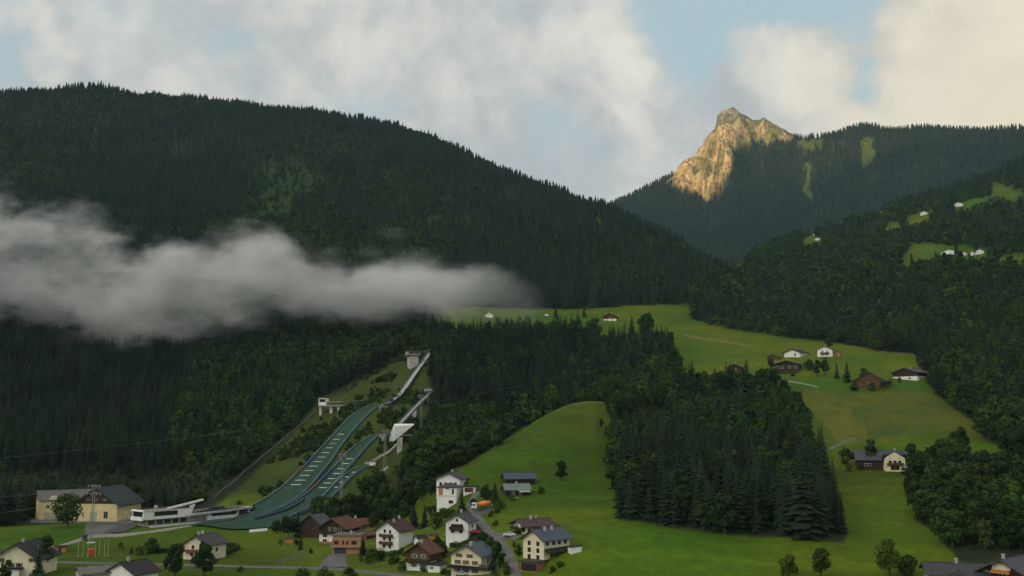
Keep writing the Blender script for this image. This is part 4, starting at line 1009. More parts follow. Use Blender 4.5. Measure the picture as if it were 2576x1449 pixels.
g = house(868, 1369, 62, 22, -26, 38, 21, 'white and black gabled house with red roof beside the dark timber barn', wall=P_WHITE, roof=R_RED, ov=1.3, clad=WOOD, cladf=.66,
      fw=[(.22, .17, 1.6), (.55, .17, 1), (.22, .48, 1.6), (.7, .48, 1), (.4, .88, 1), (.6, .88, 1), (.8, .88, .9)], frame=FRAME_W, bal=[(0, 1, .64, R_BLACK, 'f')], plinth=BRICKR, depth=13, chim=())
g = house(866, 1338, 6, 60, -80, 17, 11, 'dark timber farmhouse with long red roof tucked behind the gabled house', wall=WOOD, roof=R_RED, ov=.9, chim=((.5, .45),), ww=9, depth=12.5, sw=[(.7, .5, 2), (.85, .4, 1)])
g = house(808, 1354, 51, 27, -34, 32, 21, 'big brown timber barn with blue grey roof beside the ski jump outrun', 'barn', 'barn', wall=WOOD2, roof=R_SLATE, ov=1.0, chim=(), clad=WOOD, cladf=.02)
win(g['roof'], 0, 0, .01, .01, 'f', name='skylight') if False else None
g = house(893, 1362, 14, 50, -66, 12, 8, 'low outbuilding with a long red roof behind the tan house', 'outbuilding', 'outbuilding', wall=WOOD, roof=R_RED, ov=.5, chim=(), ww=7)
g = house(520, 1411, 53, 43, -38, 36, 19, 'pale cream house with dark roof standing alone on the left meadow', wall=P_CREAM2, roof=R_DARK, ov=1.0,
      fw=[(.4, .8, .8), (.35, .35), (.75, .35)], sw=[(.5, .6)], frame=FRAME_D, chim=((.5, .15), (.5, .35)), bal=[(.1, .6, .5, SHUT_R, 'f')])
hedge([(563, 1400), (600, 1383), (588, 1378), (520, 1381)], 1.6, 2.0, 'clipped hedge round the garden of the lone cream house', seed=11)
hedge([(385, 1392), (440, 1390), (470, 1391)], 1.6, 1.8, 'low dark hedge left of the lone cream house', seed=12)
g = house(90, 1450, 86, 50, -27, 38, 30, 'yellow gabled house with dark roof at the lower left beside the road', wall=P_CREAM, roof=R_BLACK, ov=1.2,
      fw=[(.18, .9, 1), (.42, .62, .9), (.6, .62, .9), (.9, .9, 1)], frame=FRAME_W, shut=SHUT_D, chim=((.5, .3), (.8, .5)), depth=14)
lpart(g, 'porch', R_BLACK, (g['xc']-3, g['xc']+3, -2.2, -.02, g['h']*.42, g['h']*.5))
lpart(g, 'porch_glazing', FRAME_W, (g['xc']-2.4, g['xc']+2.4, -1.8, -.03, -.5, g['h']*.42-.01))
g = house(12, 1428, 40, 10, -30, 22, 10, 'grey roofed outbuilding partly behind the yellow gabled house', 'outbuilding', 'outbuilding', wall=P_WHITE, roof=R_SLATE, ov=.8, chim=())
g = house(205, 1480, 14, 108, -80, 30, 10, 'building with a plain grey roof below the road', 'building', 'building', wall=P_GREY, roof=R_GREY, ov=.8, chim=(), ww=11)
g = house(338, 1482, 62, 50, -48, 32, 22, 'house with black roof below the road, right of the grey roof', wall=P_WHITE, roof=R_BLACK, ov=1.0, chim=((.5, .3),))
# ---------------------------------------------------------------- yellow hall
g = house(96, 1309, 7, 112, -84, 44, 18, 'long yellow hall wing with grey roof behind the round tree', 'hall', 'hall_wing', wall=P_YEL, roof=R_GREY, ov=.8, chim=(), ww=13,
      sw=[(.16, .66, 1.3, 1.2), (.5, .66, 1.3, 1.2), (.85, .66, 1.3, 1.2), (.3, .66, 1.3, 1.2)], frame=FRAME_W)
for q in (.10, .24, .8): lpart(g, 'door', mat('pale_green_door', (.42, .45, .34), .8, .1, 1), (-.02, .12, q*g['l'], q*g['l']+2.6, .1, 3.6))
dm = MB(); L4 = g['l']*.27; hh = g['h']
dm.hexa([(.02, L4-2.6, hh), (.5, L4-2.6, hh), (.5, L4+2.6, hh), (.02, L4+2.6, hh)], [(-1.2, L4-1.2, hh+1.7), (.5, L4-1.2, hh+1.7), (.5, L4+1.2, hh+1.7), (-1.2, L4+1.2, hh+1.7)]); dm.build('pediment', P_CREAM, g['root'])
g = house(293, 1313, 92, 53, -27, 40, 36, 'big yellow hall with dark timber gable and dark green roof', 'hall', 'hall', wall=P_YEL, roof=R_DGREEN, ov=1.6, chim=(), gableclad=WOOD,
      fw=[(.74, .38, 1.8, 2.6), (.18, .72, 1, 1.2)], frame=FRAME_W, door=(.45, 3.6, 4.6, mat('pale_green_door', (.42, .45, .34), .8, .1, 1), 'f'))
for (a_, b_) in ((.5, .72), (.32, .28), (.5, .28), (.7, .28)):
    f = win(g['root'], g['xa']+a_*g['w'], g['h']+b_*g['rs']-.6, 1.7, .8, 'f', P_CREAM); f.location.y = -.08
lpart(g, 'snow_guard', METAL, (g['xb']-1.0, g['xb']-.9, 0, g['l'], g['h']+1.5, g['h']+1.65))
lpart(g, 'base_band', CONCL, (g['xb']+.01, g['xb']+.35, .2, g['l'], -1, .9))
# ---------------------------------------------------------------- stadium building (white control block and concrete wing)
x, y, z = place(362, 1327); m_ = F/math.hypot(x, y); th = R(-58)-math.atan2(x, y)
st = tag(empty('stadium_building', (x, y, z), th), 'modern white control block with long concrete wing at the foot of the ski jumps', 'stadium building')
sd_ = K(root=st); Lw = 24.0; ww = 9.0
for k in range(0, 68, 4): HOUSES_KEEP.append((x-math.sin(th)*k, y+math.cos(th)*k, 9))
q = MB()
q.hexa([(-ww, -.5, 3.2), (0, -.5, 3.2), (0, Lw, 3.2), (-ww, Lw, 3.2)], [(-ww, -.5, 7.2), (0, -.5, 7.2), (0, Lw, 7.2), (-ww, Lw, 7.2)])
q.build('wall', P_WHITE, st)
q = MB(); q.hexa([(-ww-.2, -.8, 7.3), (.5, -.8, 7.3), (.5, Lw*.55, 7.3), (-ww-.2, Lw*.55, 7.3)], [(-ww-.2, -.8, 7.7), (.5, -.8, 7.7), (.5, Lw*.55, 7.7), (-ww-.2, Lw*.55, 7.7)])
q.hexa([(-.6, Lw*.5, 7.2), (.5, Lw*.5, 7.2), (.5, Lw+7, 10.2), (-.6, Lw+7, 10.2)], [(-.6, Lw*.5, 8.1), (.5, Lw*.5, 8.1), (.5, Lw+7, 11.0), (-.6, Lw+7, 11.0)])
q.hexa([(.02, Lw-1.6, 3.2), (.5, Lw-1.6, 3.2), (.5, Lw-.2, 3.2), (.02, Lw-.2, 3.2)], [(.02, Lw-.4, 8.4), (.5, Lw-.4, 8.4), (.5, Lw+2.4, 9.0), (.02, Lw+2.4, 9.0)])
q.build('roof_frame', P_WHITE, st)
lpart(sd_, 'roof', R_BROWN, (-ww+.1, -.1, -.4, Lw-.1, 7.25, 7.75))
lpart(sd_, 'roof_vent', CONCL, (-5, -3.9, 8, 9.2, 7.7, 9.2))
lpart(sd_, 'band_window', GLASS, (.02, .09, 5, Lw*.72, 4.6, 6.6)); lpart(sd_, 'end_window', GLASS, (-ww+.6, -.8, -.60, -.52, 4.6, 6.9))
lpart(sd_, 'end_parapet', P_WHITE, (-ww-.3, .3, -1.4, -.62, 2.9, 4.5)); lpart(sd_, 'end_canopy', P_WHITE, (-ww-.3, .3, -1.4, -.62, 7.0, 7.4))
lpart(sd_, 'lower_wall', CONC, (-ww+1, -1.5, 2, Lw+20, -2, 3.15))
for k in range(5): lpart(sd_, 'lower_window', GLASS, (-1.52, -1.4, 3+k*4.2, 6.3+k*4.2, .8, 2.7))
q = MB(); q.hexa([(-8, Lw+1.1, 3.3), (1.2, Lw-3, 3.3), (1.2, 60, 4.8), (-8, 57, 4.8)], [(-8, Lw+1.1, 4.4), (1.2, Lw-3, 4.4), (1.2, 60, 5.6), (-8, 57, 5.6)]); q.build('wing_roof', CONCL, st)
lpart(sd_, 'roof_gravel', R_GREY, (-7.4, .4, Lw+3, 56, 5.61, 5.66))
lpart(sd_, 'wing_wall', P_WHITE, (-6, .0, 34, 51, -1, 3.2)); lpart(sd_, 'wing_window', GLASS, (.02, .08, 36, 50.5, 2.4, 3.3))
lpart(sd_, 'wing_pillar', CONCL, (-1, .2, 33.2, 33.9, -1, 3.3), (-1, .2, 51.1, 52.0, -1, 4.4), (-1, .4, 57.5, 58.4, -1, 4.7))
lpart(sd_, 'recess_shade_block', METAL_D, (-6, -.8, 52.1, 57.4, -1, 4.3)); lpart(sd_, 'canopy_post', METAL, (.2, .4, 28, 28.2, 0, 3.3), (.2, .4, 31, 31.2, 0, 3.3))  # dark block stands in for the shade inside the end opening
lpart(sd_, 'terrace', CONCL, (.3, 4.5, 2, 60, -2, .35))
for k in range(3): lpart(sd_, 'solar_panel', NAVY, (-3.5, -1, Lw+12+k*3.0, Lw+14.4+k*3.0, 5.7, 6.6))
# ---------------------------------------------------------------- ski jumps
MATG = mat('green_landing_mat', (.019, .056, .034), .9, .25, .25)
RAILG = mat('pale_blue_side_board', (.085, .14, .16), .6, .2, .5); RAILB = mat('blue_side_board', (.03, .08, .28), .6, .1, .5); RAILR = mat('faded_red_side_board', (.20, .07, .06), .6, .1, .5)
LINE = mat('white_line_paint', (.62, .66, .52), .7, .1, 1); LINEG = mat('green_line_paint', (.10, .35, .16), .7, .1, 1)
def hill(name, LE, RE, label, lines=(), lt=(.22, .62), boards=True, cols=None):
    LE = np.array(LE, float); RE = np.array(RE, float)
    v0 = max(LE[0, 1], RE[0, 1]); v1 = min(LE[-1, 1], RE[-1, 1]); n = 40
    vv = np.linspace(0, 1, n)
    V_ = v0+(v1-v0)*vv
    la = np.stack([np.interp(V_, LE[:, 1], LE[:, 0]), V_], 1); ra = np.stack([np.interp(V_, RE[:, 1], RE[:, 0]), V_], 1)
    root = tag(empty(name, place(*LE[-1])), label, 'ski jump')
    o = root.location
    na = 7; XX = np.zeros((n, na)); YY = XX.copy(); ZZ = XX.copy()
    Lp = np.array([place(*p) for p in la]); Rp = np.array([place(*p) for p in ra])
    for A in (Lp, Rp):
        for _ in range(4): A[1:-1] = (A[:-2]+2*A[1:-1]+A[2:])/4
    for j in range(na):
        t = j/(na-1); XX[:, j] = Lp[:, 0]*(1-t)+Rp[:, 0]*t; YY[:, j] = Lp[:, 1]*(1-t)+Rp[:, 1]*t
    ZZ = H(XX, YY)+.7
    for _ in range(3): ZZ[1:-1] = np.maximum((ZZ[:-2]+2*ZZ[1:-1]+ZZ[2:])/4, ZZ[1:-1]-.3)
    mo = grid_mesh('landing_mat', XX-o.x, YY-o.y, ZZ-o.z, MATG); mo.parent = root
    for k in range(n):
        for j in (1, 3, 5): HOUSES_KEEP.append((XX[k, j], YY[k, j], 4.5))
    if boards:
        for E, J in ((Lp, 0), (Rp, na-1)):
            segs = cols or [(0, n-1, RAILG)]
            if J: segs = [(0, n-1, RAILG)]
            for a, b, m in segs:
                q = MB()
                for k in range(a, b):
                    p0 = Vector((XX[k, J], YY[k, J], ZZ[k, J]))-o; p1 = Vector((XX[k+1, J], YY[k+1, J], ZZ[k+1, J]))-o
                    d = (p1-p0); nn = Vector((-d.y, d.x, 0)).normalized()*.35; up = Vector((0, 0, 1.0)); dn = Vector((0, 0, -1.2))
                    q.hexa([p0-nn+dn, p0+nn+dn, p1+nn+dn, p1-nn+dn], [p0-nn+up, p0+nn+up, p1+nn+up, p1-nn+up])
                q.build('side_board', m, root)
    for i, (v, m, th_) in enumerate(lines):
        ul = np.interp(v, la[:, 1], la[:, 0]); ur = np.interp(v, ra[:, 1], ra[:, 0])
        q = MB(); t0, t1 = lt; st_ = 8; row = []
        # find matching rows
        kf = np.interp(v, (la[:, 1]+ra[:, 1])/2, np.arange(n)); k = int(min(kf, n-2)); f = kf-k
        for s in range(st_+1):
            t = (t0+(t1-t0)*s/st_)*(na-1); j = int(min(t, na-2)); g_ = t-j
            def P(kk): return Vector((XX[kk, j]*(1-g_)+XX[kk, j+1]*g_, YY[kk, j]*(1-g_)+YY[kk, j+1]*g_, ZZ[kk, j]*(1-g_)+ZZ[kk, j+1]*g_))
            c = P(k)*(1-f)+P(k+1)*f; dd = (P(k+1)-P(k)).normalized(); row.append((c-dd*th_/2-o+Vector((0, 0, .12)), c+dd*th_/2-o+Vector((0, 0, .12))))
        for a, b in zip(row[:-1], row[1:]): q.quad(a[0], a[1], b[1], b[0])
        q.build('distance_line', m, root)
    return root
WL = lambda *v: [(q, LINE, .7) for q in v]
hill('large_ski_jump_hill', [(927, 1025), (904, 1033), (872, 1062), (839, 1098), (807, 1132), (781, 1163), (745, 1197), (719, 1224), (680, 1253), (641, 1276), (609, 1292), (557, 1308)],
     [(954, 1025), (936, 1036), (904, 1069), (881, 1095), (855, 1130), (829, 1169), (810, 1192), (787, 1221), (761, 1249), (726, 1272), (693, 1288), (645, 1306)],
     'largest green landing hill with pale side boards and white distance lines', WL(1096, 1109, 1130, 1142, 1154, 1166, 1178, 1190, 1202, 1214, 1225)+[(1119, mat('worn_mat_patch', (.16, .17, .08), .9, .2, .6), 2.6)],
     cols=[(0, 18, RAILG), (18, 21, RAILB), (21, 24, RAILR), (24, 39, RAILG)])
hill('medium_ski_jump_hill', [(940, 1098), (917, 1111), (888, 1130), (867, 1150), (839, 1182), (813, 1208), (781, 1240), (755, 1260), (726, 1276), (693, 1291), (655, 1306)],
     [(953, 1099), (930, 1120), (910, 1143), (888, 1169), (868, 1192), (842, 1220), (826, 1242), (800, 1265), (775, 1283), (750, 1296), (730, 1306)],
     'medium green landing hill beside the largest one, with shorter white lines', WL(1158, 1170, 1183, 1195, 1208, 1219, 1231), (.3, .75), cols=[(0, 16, RAILG), (16, 22, RAILB), (22, 26, RAILR), (26, 39, RAILG)])
hill('small_ski_jump_hill', [(914, 1176), (891, 1184), (868, 1200), (849, 1216), (833, 1232), (812, 1256)], [(925, 1177), (907, 1189), (884, 1205), (864, 1226), (846, 1245), (826, 1264)],
     'smallest green landing hill at the right of the ski jumps', WL(1192, 1204, 1217, 1230))
# outrun
orr = [place(*p) for p in [(480, 1322), (560, 1310), (640, 1302), (735, 1304), (790, 1306), (700, 1322), (600, 1327), (530, 1325)]]
ou = area('outrun', [(475, 1324), (720, 1326), (800, 1302), (560, 1305)], MATG, .75)
MB_ = MB()
def rail_line(name, pts, m, r, lift, label, cat, n=40):
    P = [Vector(place(*p)) for p in pts]; o = P[0].copy(); q = MB(); prev = None
    for a, b in zip(P[:-1], P[1:]):
        s = max(1, int((b-a).length/3))
        for k in range(s):
            c = a.lerp(b, k/s); c.z = float(H(c.x, c.y))+lift
            if prev is not None: q.beam(prev-o, c-o, r)
            prev = c.copy(); HOUSES_KEEP.append((c.x, c.y, 5.5 if 'track' in name else 2.5))
    c = P[-1].copy(); c.z = float(H(c.x, c.y))+lift; q.beam(prev-o, c-o, r)
    ob = q.build(name, m); ob.location = o; return tag(ob, label, cat)
rail_line('outrun_barrier', [(490, 1325), (560, 1316), (610, 1303), (640, 1293)], RAILG, .55, 1.0, 'curved board fence along the front of the green outrun', 'barrier')
rail_line('outrun_divider', [(640, 1312), (680, 1302), (715, 1291), (745, 1276), (765, 1262)], NAVY, .7, 1.3, 'dark divider between the two larger landing hills', 'barrier')
rail_line('small_divider', [(738, 1304), (760, 1296), (785, 1284)], NAVY, .6, 1.1, 'short dark barrier beside the garden trees at the outrun', 'barrier')
def track(name, pts, wd, m, label, cat='inrun', under=.5, extra=None, rail=.9):
    P = [Vector(pt(u, v, d)) for u, v, d in pts]
    # smooth resample
    Q_ = []
    n = len(P)
    for i in range(n-1):
        p0, p1, p2, p3 = P[max(i-1, 0)], P[i], P[i+1], P[min(i+2, n-1)]
        for k in range(6):
            t = k/6; Q_.append(.5*((2*p1)+(p2-p0)*t+(2*p0-5*p1+4*p2-p3)*t*t+(3*p1-p0-3*p2+p3)*t**3))
    Q_.append(P[-1]); o = Q_[0].copy()
    root = tag(empty(name, o), label, cat); a, b = MB(), MB()
    for p, q in zip(Q_[:-1], Q_[1:]):
        d = q-p; nn = Vector((-d.y, d.x, 0)).normalized()*wd/2; U_ = Vector((0, 0, 1)); p = p-o; q = q-o
        a.hexa([p-nn-U_*under, p+nn-U_*under, q+nn-U_*under, q-nn-U_*under], [p-nn, p+nn, q+nn, q-nn])
        for s in (-1, 1):
            n1_, n2__ = nn*s, nn*s*1.08; b.hexa([p+n1_-U_*under, p+n2__-U_*under, q+n2__-U_*under, q+n1_-U_*under], [p+n1_+U_*rail, p+n2__+U_*rail, q+n2__+U_*rail, q+n1_+U_*rail])
    a.build('track', m, root); b.build('side_rail', RAILG, root)
    return root, Q_
INR = mat('inrun_concrete', (.40, .38, .37), .8, .15, .5)
def dg(u, v): x, y, z = place(u, v); return math.hypot(x, y)
d1 = dg(960, 1024); d2 = dg(1060, 925); d3 = dg(1075, 900)
big, BQ = track('large_inrun', [(958, 1021, d1-1), (985, 1010, d1+10), (1012, 985, d1+28), (1038, 948, d1+52), (1060, 918, d2+4), (1082, 887, d2+22)], 3.6, INR, 'curved pale inrun track climbing to the highest start tower')
# take-off table
def block(name, corner, wd, ln, hh, rz, m, label, cat, parts=(), drop=6, bev=.05):
    x, y, z = corner
    root = tag(empty(name, (x, y, z), rz), label, cat)
    MB().box(-wd/2, wd/2, -ln/2, ln/2, -drop, hh).build('wall', m, root, bev)
    for nm, mm, bx in parts: MB().box(*bx).build(nm, mm, root)
    HOUSES_KEEP.append((x, y, max(wd, ln)/2+2)); return root
x, y, z = pt(963, 1024, d1-2); block('takeoff_house', (x, y, z), 5.5, 5, .6, R(20), CONCL, 'small concrete take-off house where the large inrun meets its hill', 'take-off house', [('roof', R_DARK, (-3.1, 3.1, -2.8, 2.8, .62, .9)), ('opening', GLASS, (-2, 2, -2.56, -2.5, -1.6, -.2))])
# start tower of the large hill
x, y, z = pt(1040, 915, dg(1040, 922)); th = R(25)
tw = tag(empty('start_tower', (x, y, z), th), 'concrete start tower with overhanging glazed cabin at the top of the largest jump', 'tower')
hz = pt(1040, 886, math.hypot(x, y))[2]-z
for k in range(3): HOUSES_KEEP.append((x+k*4, y+k*3, 5))
q = MB(); q.hexa([(-3.2, -2.4, -8), (2.4, -2.4, -8), (2.4, 3, -8), (-3.2, 3, -8)], [(-4.0, -2.6, hz-2.8), (3.2, -2.6, hz-2.8), (3.2, 3, hz-2.8), (-4.0, 3, hz-2.8)]); q.build('shaft', CONCL, tw)
MB().box(-5.8, 4.6, -3.4, 4, hz-2.75, hz-2.2).build('deck', METAL_D, tw); cb = MB().box(-5.2, 4.2, -3.0, 3.6, hz-2.15, hz+.6).build('cabin', P_GREY, tw)
MB().box(-4.8, -.8, -3.08, -3.02, hz-1.4, hz+.2).box(-.2, 3.8, -3.08, -3.02, hz-1.4, hz+.2).build('window', GLASS, cb); MB().box(-6.2, 5, -3.8, 4.2, hz+.65, hz+1.0).build('roof', R_DARK, tw)
t1 = Vector(pt(1083, 885, d2+22))
q = MB(); A_ = Vector((x, y, z+hz-1.4)); B_ = t1+Vector((0, 0, .4)); o = Vector((x, y, z))
ob = MB(); ob.beam(A_-o, B_-o, .5); ob.beam(A_-o+Vector((0, 0, 1.8)), B_-o+Vector((0, 0, 1.5)), .16)
ob = ob.build('gangway', METAL_D, None); ob.parent = tw; ob.rotation_euler = (0, 0, -th)
q = MB(); base = Vector(pt(1050, 912, math.hypot(x, y)+4))
for f_ in (.15, .4, .65, .9):
    a_ = A_.lerp(B_, f_); q.beam(a_-o, Vector((a_.x, a_.y, float(H(a_.x, a_.y))-1))-o, .22)
ob = q.build('strut', METAL_D, None); ob.parent = tw; ob.rotation_euler = (0, 0, -th)
# medium inrun on pillars
dA = dg(1005, 1137)+2; dB = dg(1042, 1056)
mi, MQ = track('medium_inrun', [(958, 1097, dA-8), (980, 1092, dA-3), (1005, 1068, dA+8), (1040, 1030, (dA+dB)/2+12), (1065, 1005, dB+8), (1086, 986, dB+22)], 2.6, INR, 'straight raised inrun track on pillars leading to the medium hill')
def pillar(u, v, vt, wd, label, name='pillar', m=CONCL, kind='thing'):
    x, y, z = place(u, v); d = math.hypot(x, y); zt = pt(u, vt, d)[2]
    q = MB().hexa([(-wd/2, -wd*.4, -3), (wd/2, -wd*.4, -3), (wd/2, wd*.4, -3), (-wd/2, wd*.4, -3)], [(-wd*.6, -wd*.4, zt-z), (wd*.6, -wd*.4, zt-z), (wd*.6, wd*.4, zt-z), (-wd*.6, wd*.4, zt-z)])
    ob = q.build(name, m); ob.location = (x, y, z); HOUSES_KEEP.append((x, y, 4)); tag(ob, label, 'pillar'); return ob
pillar(1005, 1136, 1100, 2.5, 'thick concrete pillar carrying the white wind shield', 'concrete_pillar')
pillar(1042, 1055, 1030, 2.2, 'shorter concrete pillar under the middle of the raised inrun', 'concrete_pillar')
# white wind shield
x, y, z = pt(1003, 1100, dA); sh = tag(empty('wind_shield', (x, y, z)), 'angular white wind shield house on the raised inrun', 'wind shield')
def L_(u, v, dd=0.0): return Vector(pt(u, v, dA+dd))-Vector((x, y, z))
q = MB(); q.quad(L_(981, 1097, -5), L_(979, 1110, -5), L_(990, 1110, -5), L_(994, 1072, -3), L_(992, 1070, -3)); q.quad(L_(990, 1110, -5), L_(1000, 1102, -3), L_(1041, 1069, 4), L_(994, 1072, -3))
q.quad(L_(992, 1070, -3), L_(994, 1072, -3), L_(1041, 1069, 4), L_(1041, 1066, 9), L_(992, 1066, 4)); q.quad(L_(981, 1097, -5), L_(992, 1070, -3), L_(992, 1066, 4), L_(981, 1092, 2))
ob = q.build('panel', P_WHITE, sh); sf = ob.modifiers.new('thick', 'SOLIDIFY'); sf.thickness = .3
q = MB().beam(L_(999, 1095, 2), L_(1062, 1094, 8), .5).beam(L_(985, 1104, 2), L_(1000, 1096, 2), .5); q.build('bracket_arm', CONC, sh)
# start gates
x, y, z = pt(1080, 983, dB+20); gx = block('start_gate', (x, y, z), 6, 4, 1.6, R(-30), METAL, 'small dark start cabin at the top of the raised inrun', 'cabin', [('roof', METAL_D, (-3.6, 3.6, -2.6, 2.6, 1.65, 1.95))], drop=.5)
x, y, z = pt(963, 1092, dA-8); block('medium_takeoff', (x, y, z), 3.4, 2.6, .5, R(20), CONC, 'small flat take-off cabin above the medium landing hill', 'cabin', [('roof', METAL_D, (-2.6, 2.6, -1.8, 1.8, .55, .8))], drop=1.6)
pillar(962, 1112, 1094, 1.0, 'slim pillar below the flat take-off cabin', 'concrete_pillar')
rail_line('small_inrun', [(918, 1174), (938, 1168), (960, 1155), (985, 1140), (1000, 1125)], INR, .8, 1.6, 'narrow grey inrun of the smallest jump running up the slope', 'inrun')
x, y, z = place(937, 1172); block('small_start_cabin', (x, y, z+1.2), 3.6, 2.2, 1.0, 0, P_WHITE, 'small white cabin beside the smallest landing hill', 'cabin', [('roof', METAL_D, (-2.2, 2.2, -1.4, 1.4, 1.02, 1.25))], drop=2)
rail_line('ramp_track', [(924, 1232), (945, 1210), (962, 1192), (975, 1180)], CONCL, .9, .9, 'pale concrete ramp rising between the smallest jump and the trees', 'ramp')
rail_line('funicular_track', [(539, 1263), (577, 1233), (615, 1195), (664, 1154), (729, 1100), (796, 1038)], METAL_D, .42, 2.2, 'long straight stair rail climbing from the stadium to the judges tower', 'track')
rail_line('upper_stair', [(845, 1003), (870, 988), (940, 958), (990, 932), (1022, 913)], WOODG, .35, 1.3, 'upper stair rail climbing from the judges tower to the start tower', 'track')
# judges tower
x, y, z = place(812, 1042); m_ = F/math.hypot(x, y); jt = tag(empty('judges_tower', (x, y, z), R(-12)), 'white judges tower with long flat deck on concrete pillars', 'tower')
for k in (-6, 0, 6, 12): HOUSES_KEEP.append((x+k, y, 7))
for px_ in (-1.2, 6.5, 12): MB().box(px_-.9, px_+.9, -1.5, 2, -6, 5.3).build('pillar', CONCL, jt)
MB().box(-2.6, 18, -2.4, 3, 5.3, 6.1).build('deck', CONC, jt); cb = MB().box(-2.4, 3.2, -2.2, 2.8, 6.1, 11).build('cabin', P_WHITE, jt)
MB().box(-1.9, 2.6, -2.28, -2.2, 8.2, 10.2).build('window', GLASS, cb); MB().box(-2.8, 3.6, -2.6, 3.2, 11.02, 11.4).build('roof', METAL_D, jt)
MB().box(3.4, 14, -2.0, 2.6, 8.2, 8.6).build('deck_canopy', CONC, jt)
for px_ in (7, 13.5): MB().box(px_, px_+.25, -1.9, -1.6, 6.1, 8.2).build('canopy_post', METAL_D, jt)
x, y, z = place(910, 1014); block('lift_hut', (x, y, z+.5), 9, 4, 1.0, 0, WOODG, 'low hut with pale green roof on the grass knoll', 'hut', [('roof', R_GREEN, (-5.2, 5.2, -2.8, 2.8, 1.05, 1.45))], drop=2)
x, y, z = place(541, 921); block('forest_hut', (x, y, z+1), 6, 4, 3, 0, CONCL, 'small pale hut high in the trees below the fog', 'hut', [('roof', METAL, (-3.5, 3.5, -2.5, 2.5, 3.05, 3.4))], drop=2)
x, y, z = place(504, 990); block('forest_hut', (x, y, z+1), 4, 3, 2.5, 0, CONC, 'grey concrete base among the trees left of the ski jumps', 'hut', [('roof', METAL, (-2.5, 2.5, -2, 2, 2.55, 2.8))], drop=2)
# floodlight masts
def mast(u, v, vt, label):
    x, y, z = place(u, v); zt = pt(u, vt, math.hypot(x, y))[2]-z
    r = tag(empty('floodlight_mast', (x, y, z)), label, 'floodlight mast', 'floodlight masts beside the ski jumps')
    q = MB()
    for sx in (-.55, .55):
        for sy in (-.55, .55): q.beam((sx, sy, -1), (sx*.7, sy*.7, zt), .10)
    k = 0; s = 1
    while k < zt-2:
        q.beam((-.5*s, -.5, k), (.5*s, -.5, k+2), .05); q.beam((-.5, .5*s, k), (-.5, -.5*s, k+2), .05); k += 2; s = -s
    q.build('pole', METAL, r)
    hd = MB().box(-1.9, 1.9, -.5, .5, zt, zt+.35).box(-1.9, 1.9, -.5, .5, zt+1.1, zt+1.4).build('lamp_frame', METAL, r)
    for i in range(4): MB().box(-1.8+i*.95, -1.1+i*.95, -.75, -.5, zt+.35, zt+1.05).build('lamp', METAL_D, hd)
    HOUSES_KEEP.append((x, y, 2.5))
mast(1059, 1094, 1000, 'tall lattice floodlight mast beside the arm of the white wind shield')
mast(1077, 1062, 988, 'lattice floodlight mast below the upper end of the raised inrun')
mast(967, 1210, 1090, 'tall lattice floodlight mast left of the wind shield pillar')
mast(858, 1272, 1150, 'lattice floodlight mast between the medium and smallest landing hills')
# power mast
x, y, z = place(229, 1366); zt = pt(229, 1219, math.hypot(x, y))[2]-z
pm = tag(empty('power_mast', (x, y, z), R(10)), 'grey steel power mast with two cross arms in front of the yellow hall', 'power mast')
q = MB()
for sx in (-.8, .8):
    for sy in (-.8, .8): q.beam((sx*.7, sy*.7, -1), (sx*.4, sy*.4, zt), .08)
for k in range(0, int(zt)-2, 2):
    for s in (-1, 1): q.beam((-.5*s, -.5, k), (.48*s, -.48, k+2), .04); q.beam((-.5, -.5*s, k), (-.48, .48*s, k+2), .04)
q.build('lattice_shaft', METAL, pm)
for zz, wd in ((zt-.4, 5.0), (zt-3.6, 5.6)):
    a = MB().beam((-wd/2, 0, zz), (wd/2, 0, zz), .2).build('cross_arm', METAL, pm)
    for s in (-1, -.4, .4, 1): MB().beam((s*wd/2*.95, 0, zz-.2), (s*wd/2*.95, 0, zz-1.0), .09).build('insulator', FRAME_W, a)
MB().box(-1.6, 1.6, -1.6, 1.6, -1.5, .25).build('footing', CONCL, pm)
top = Vector((x, y, z+zt-1))
def wire(a, b, sag, label):
    q = MB(); n = 30; a = Vector(a); b = Vector(b); prev = None
    for k in range(n+1):
        t = k/n; p = a.lerp(b, t); p.z -= sag*4*t*(1-t)
        if prev is not None: q.beam(prev-a, p-a, .028, 3)
        prev = p
    ob = q.build('power_line', METAL, None); ob.location = a; tag(ob, label, 'power line')
wire(top+Vector((-2.2, 0, 0)), pt(-300, 1235, 400), 3, 'thin power line running left from the steel mast')
wire(top+Vector((2.2, 0, -3)), pt(-300, 1300, 380), 3, 'lower thin power line running left from the steel mast')
wire(pt(-200, 1172, 420), pt(1560, 915, 640), 6, 'thin cable crossing high above the ski jumps')
# smaller things on the left meadow
x, y, z = place(229, 1397); t = tag(empty('toilet_cabin', (x, y, z), .2), 'bright orange portable cabin on the lower left meadow', 'portable cabin')
OR = mat('orange_plastic', (.65, .09, .02), .5, .1, 1); MB().box(-.9, .9, -.9, .9, -.2, 2.1).build('body', OR, t, .08); MB().box(-1, 1, -1, 1, 2.12, 2.4).build('roof', OR, t, .1); MB().box(-.6, .6, -.97, -.92, .1, 1.9).build('door', mat('dark_orange_plastic', (.4, .05, .015), .5, .1, 1), t)
x, y, z = place(213, 1359); t = tag(empty('cable_cabinet', (x, y, z), .2), 'dark blue cabinet at the road fork near the mast', 'cabinet')
MB().box(-.9, .9, -.7, .7, -.2, 2.2).build('body', NAVY, t, .06); MB().box(-1, 1, -.8, .8, 2.22, 2.4).build('roof', METAL_D, t); MB().box(-.5, .5, -.76, -.71, .2, 1.9).build('door', METAL_D, t)
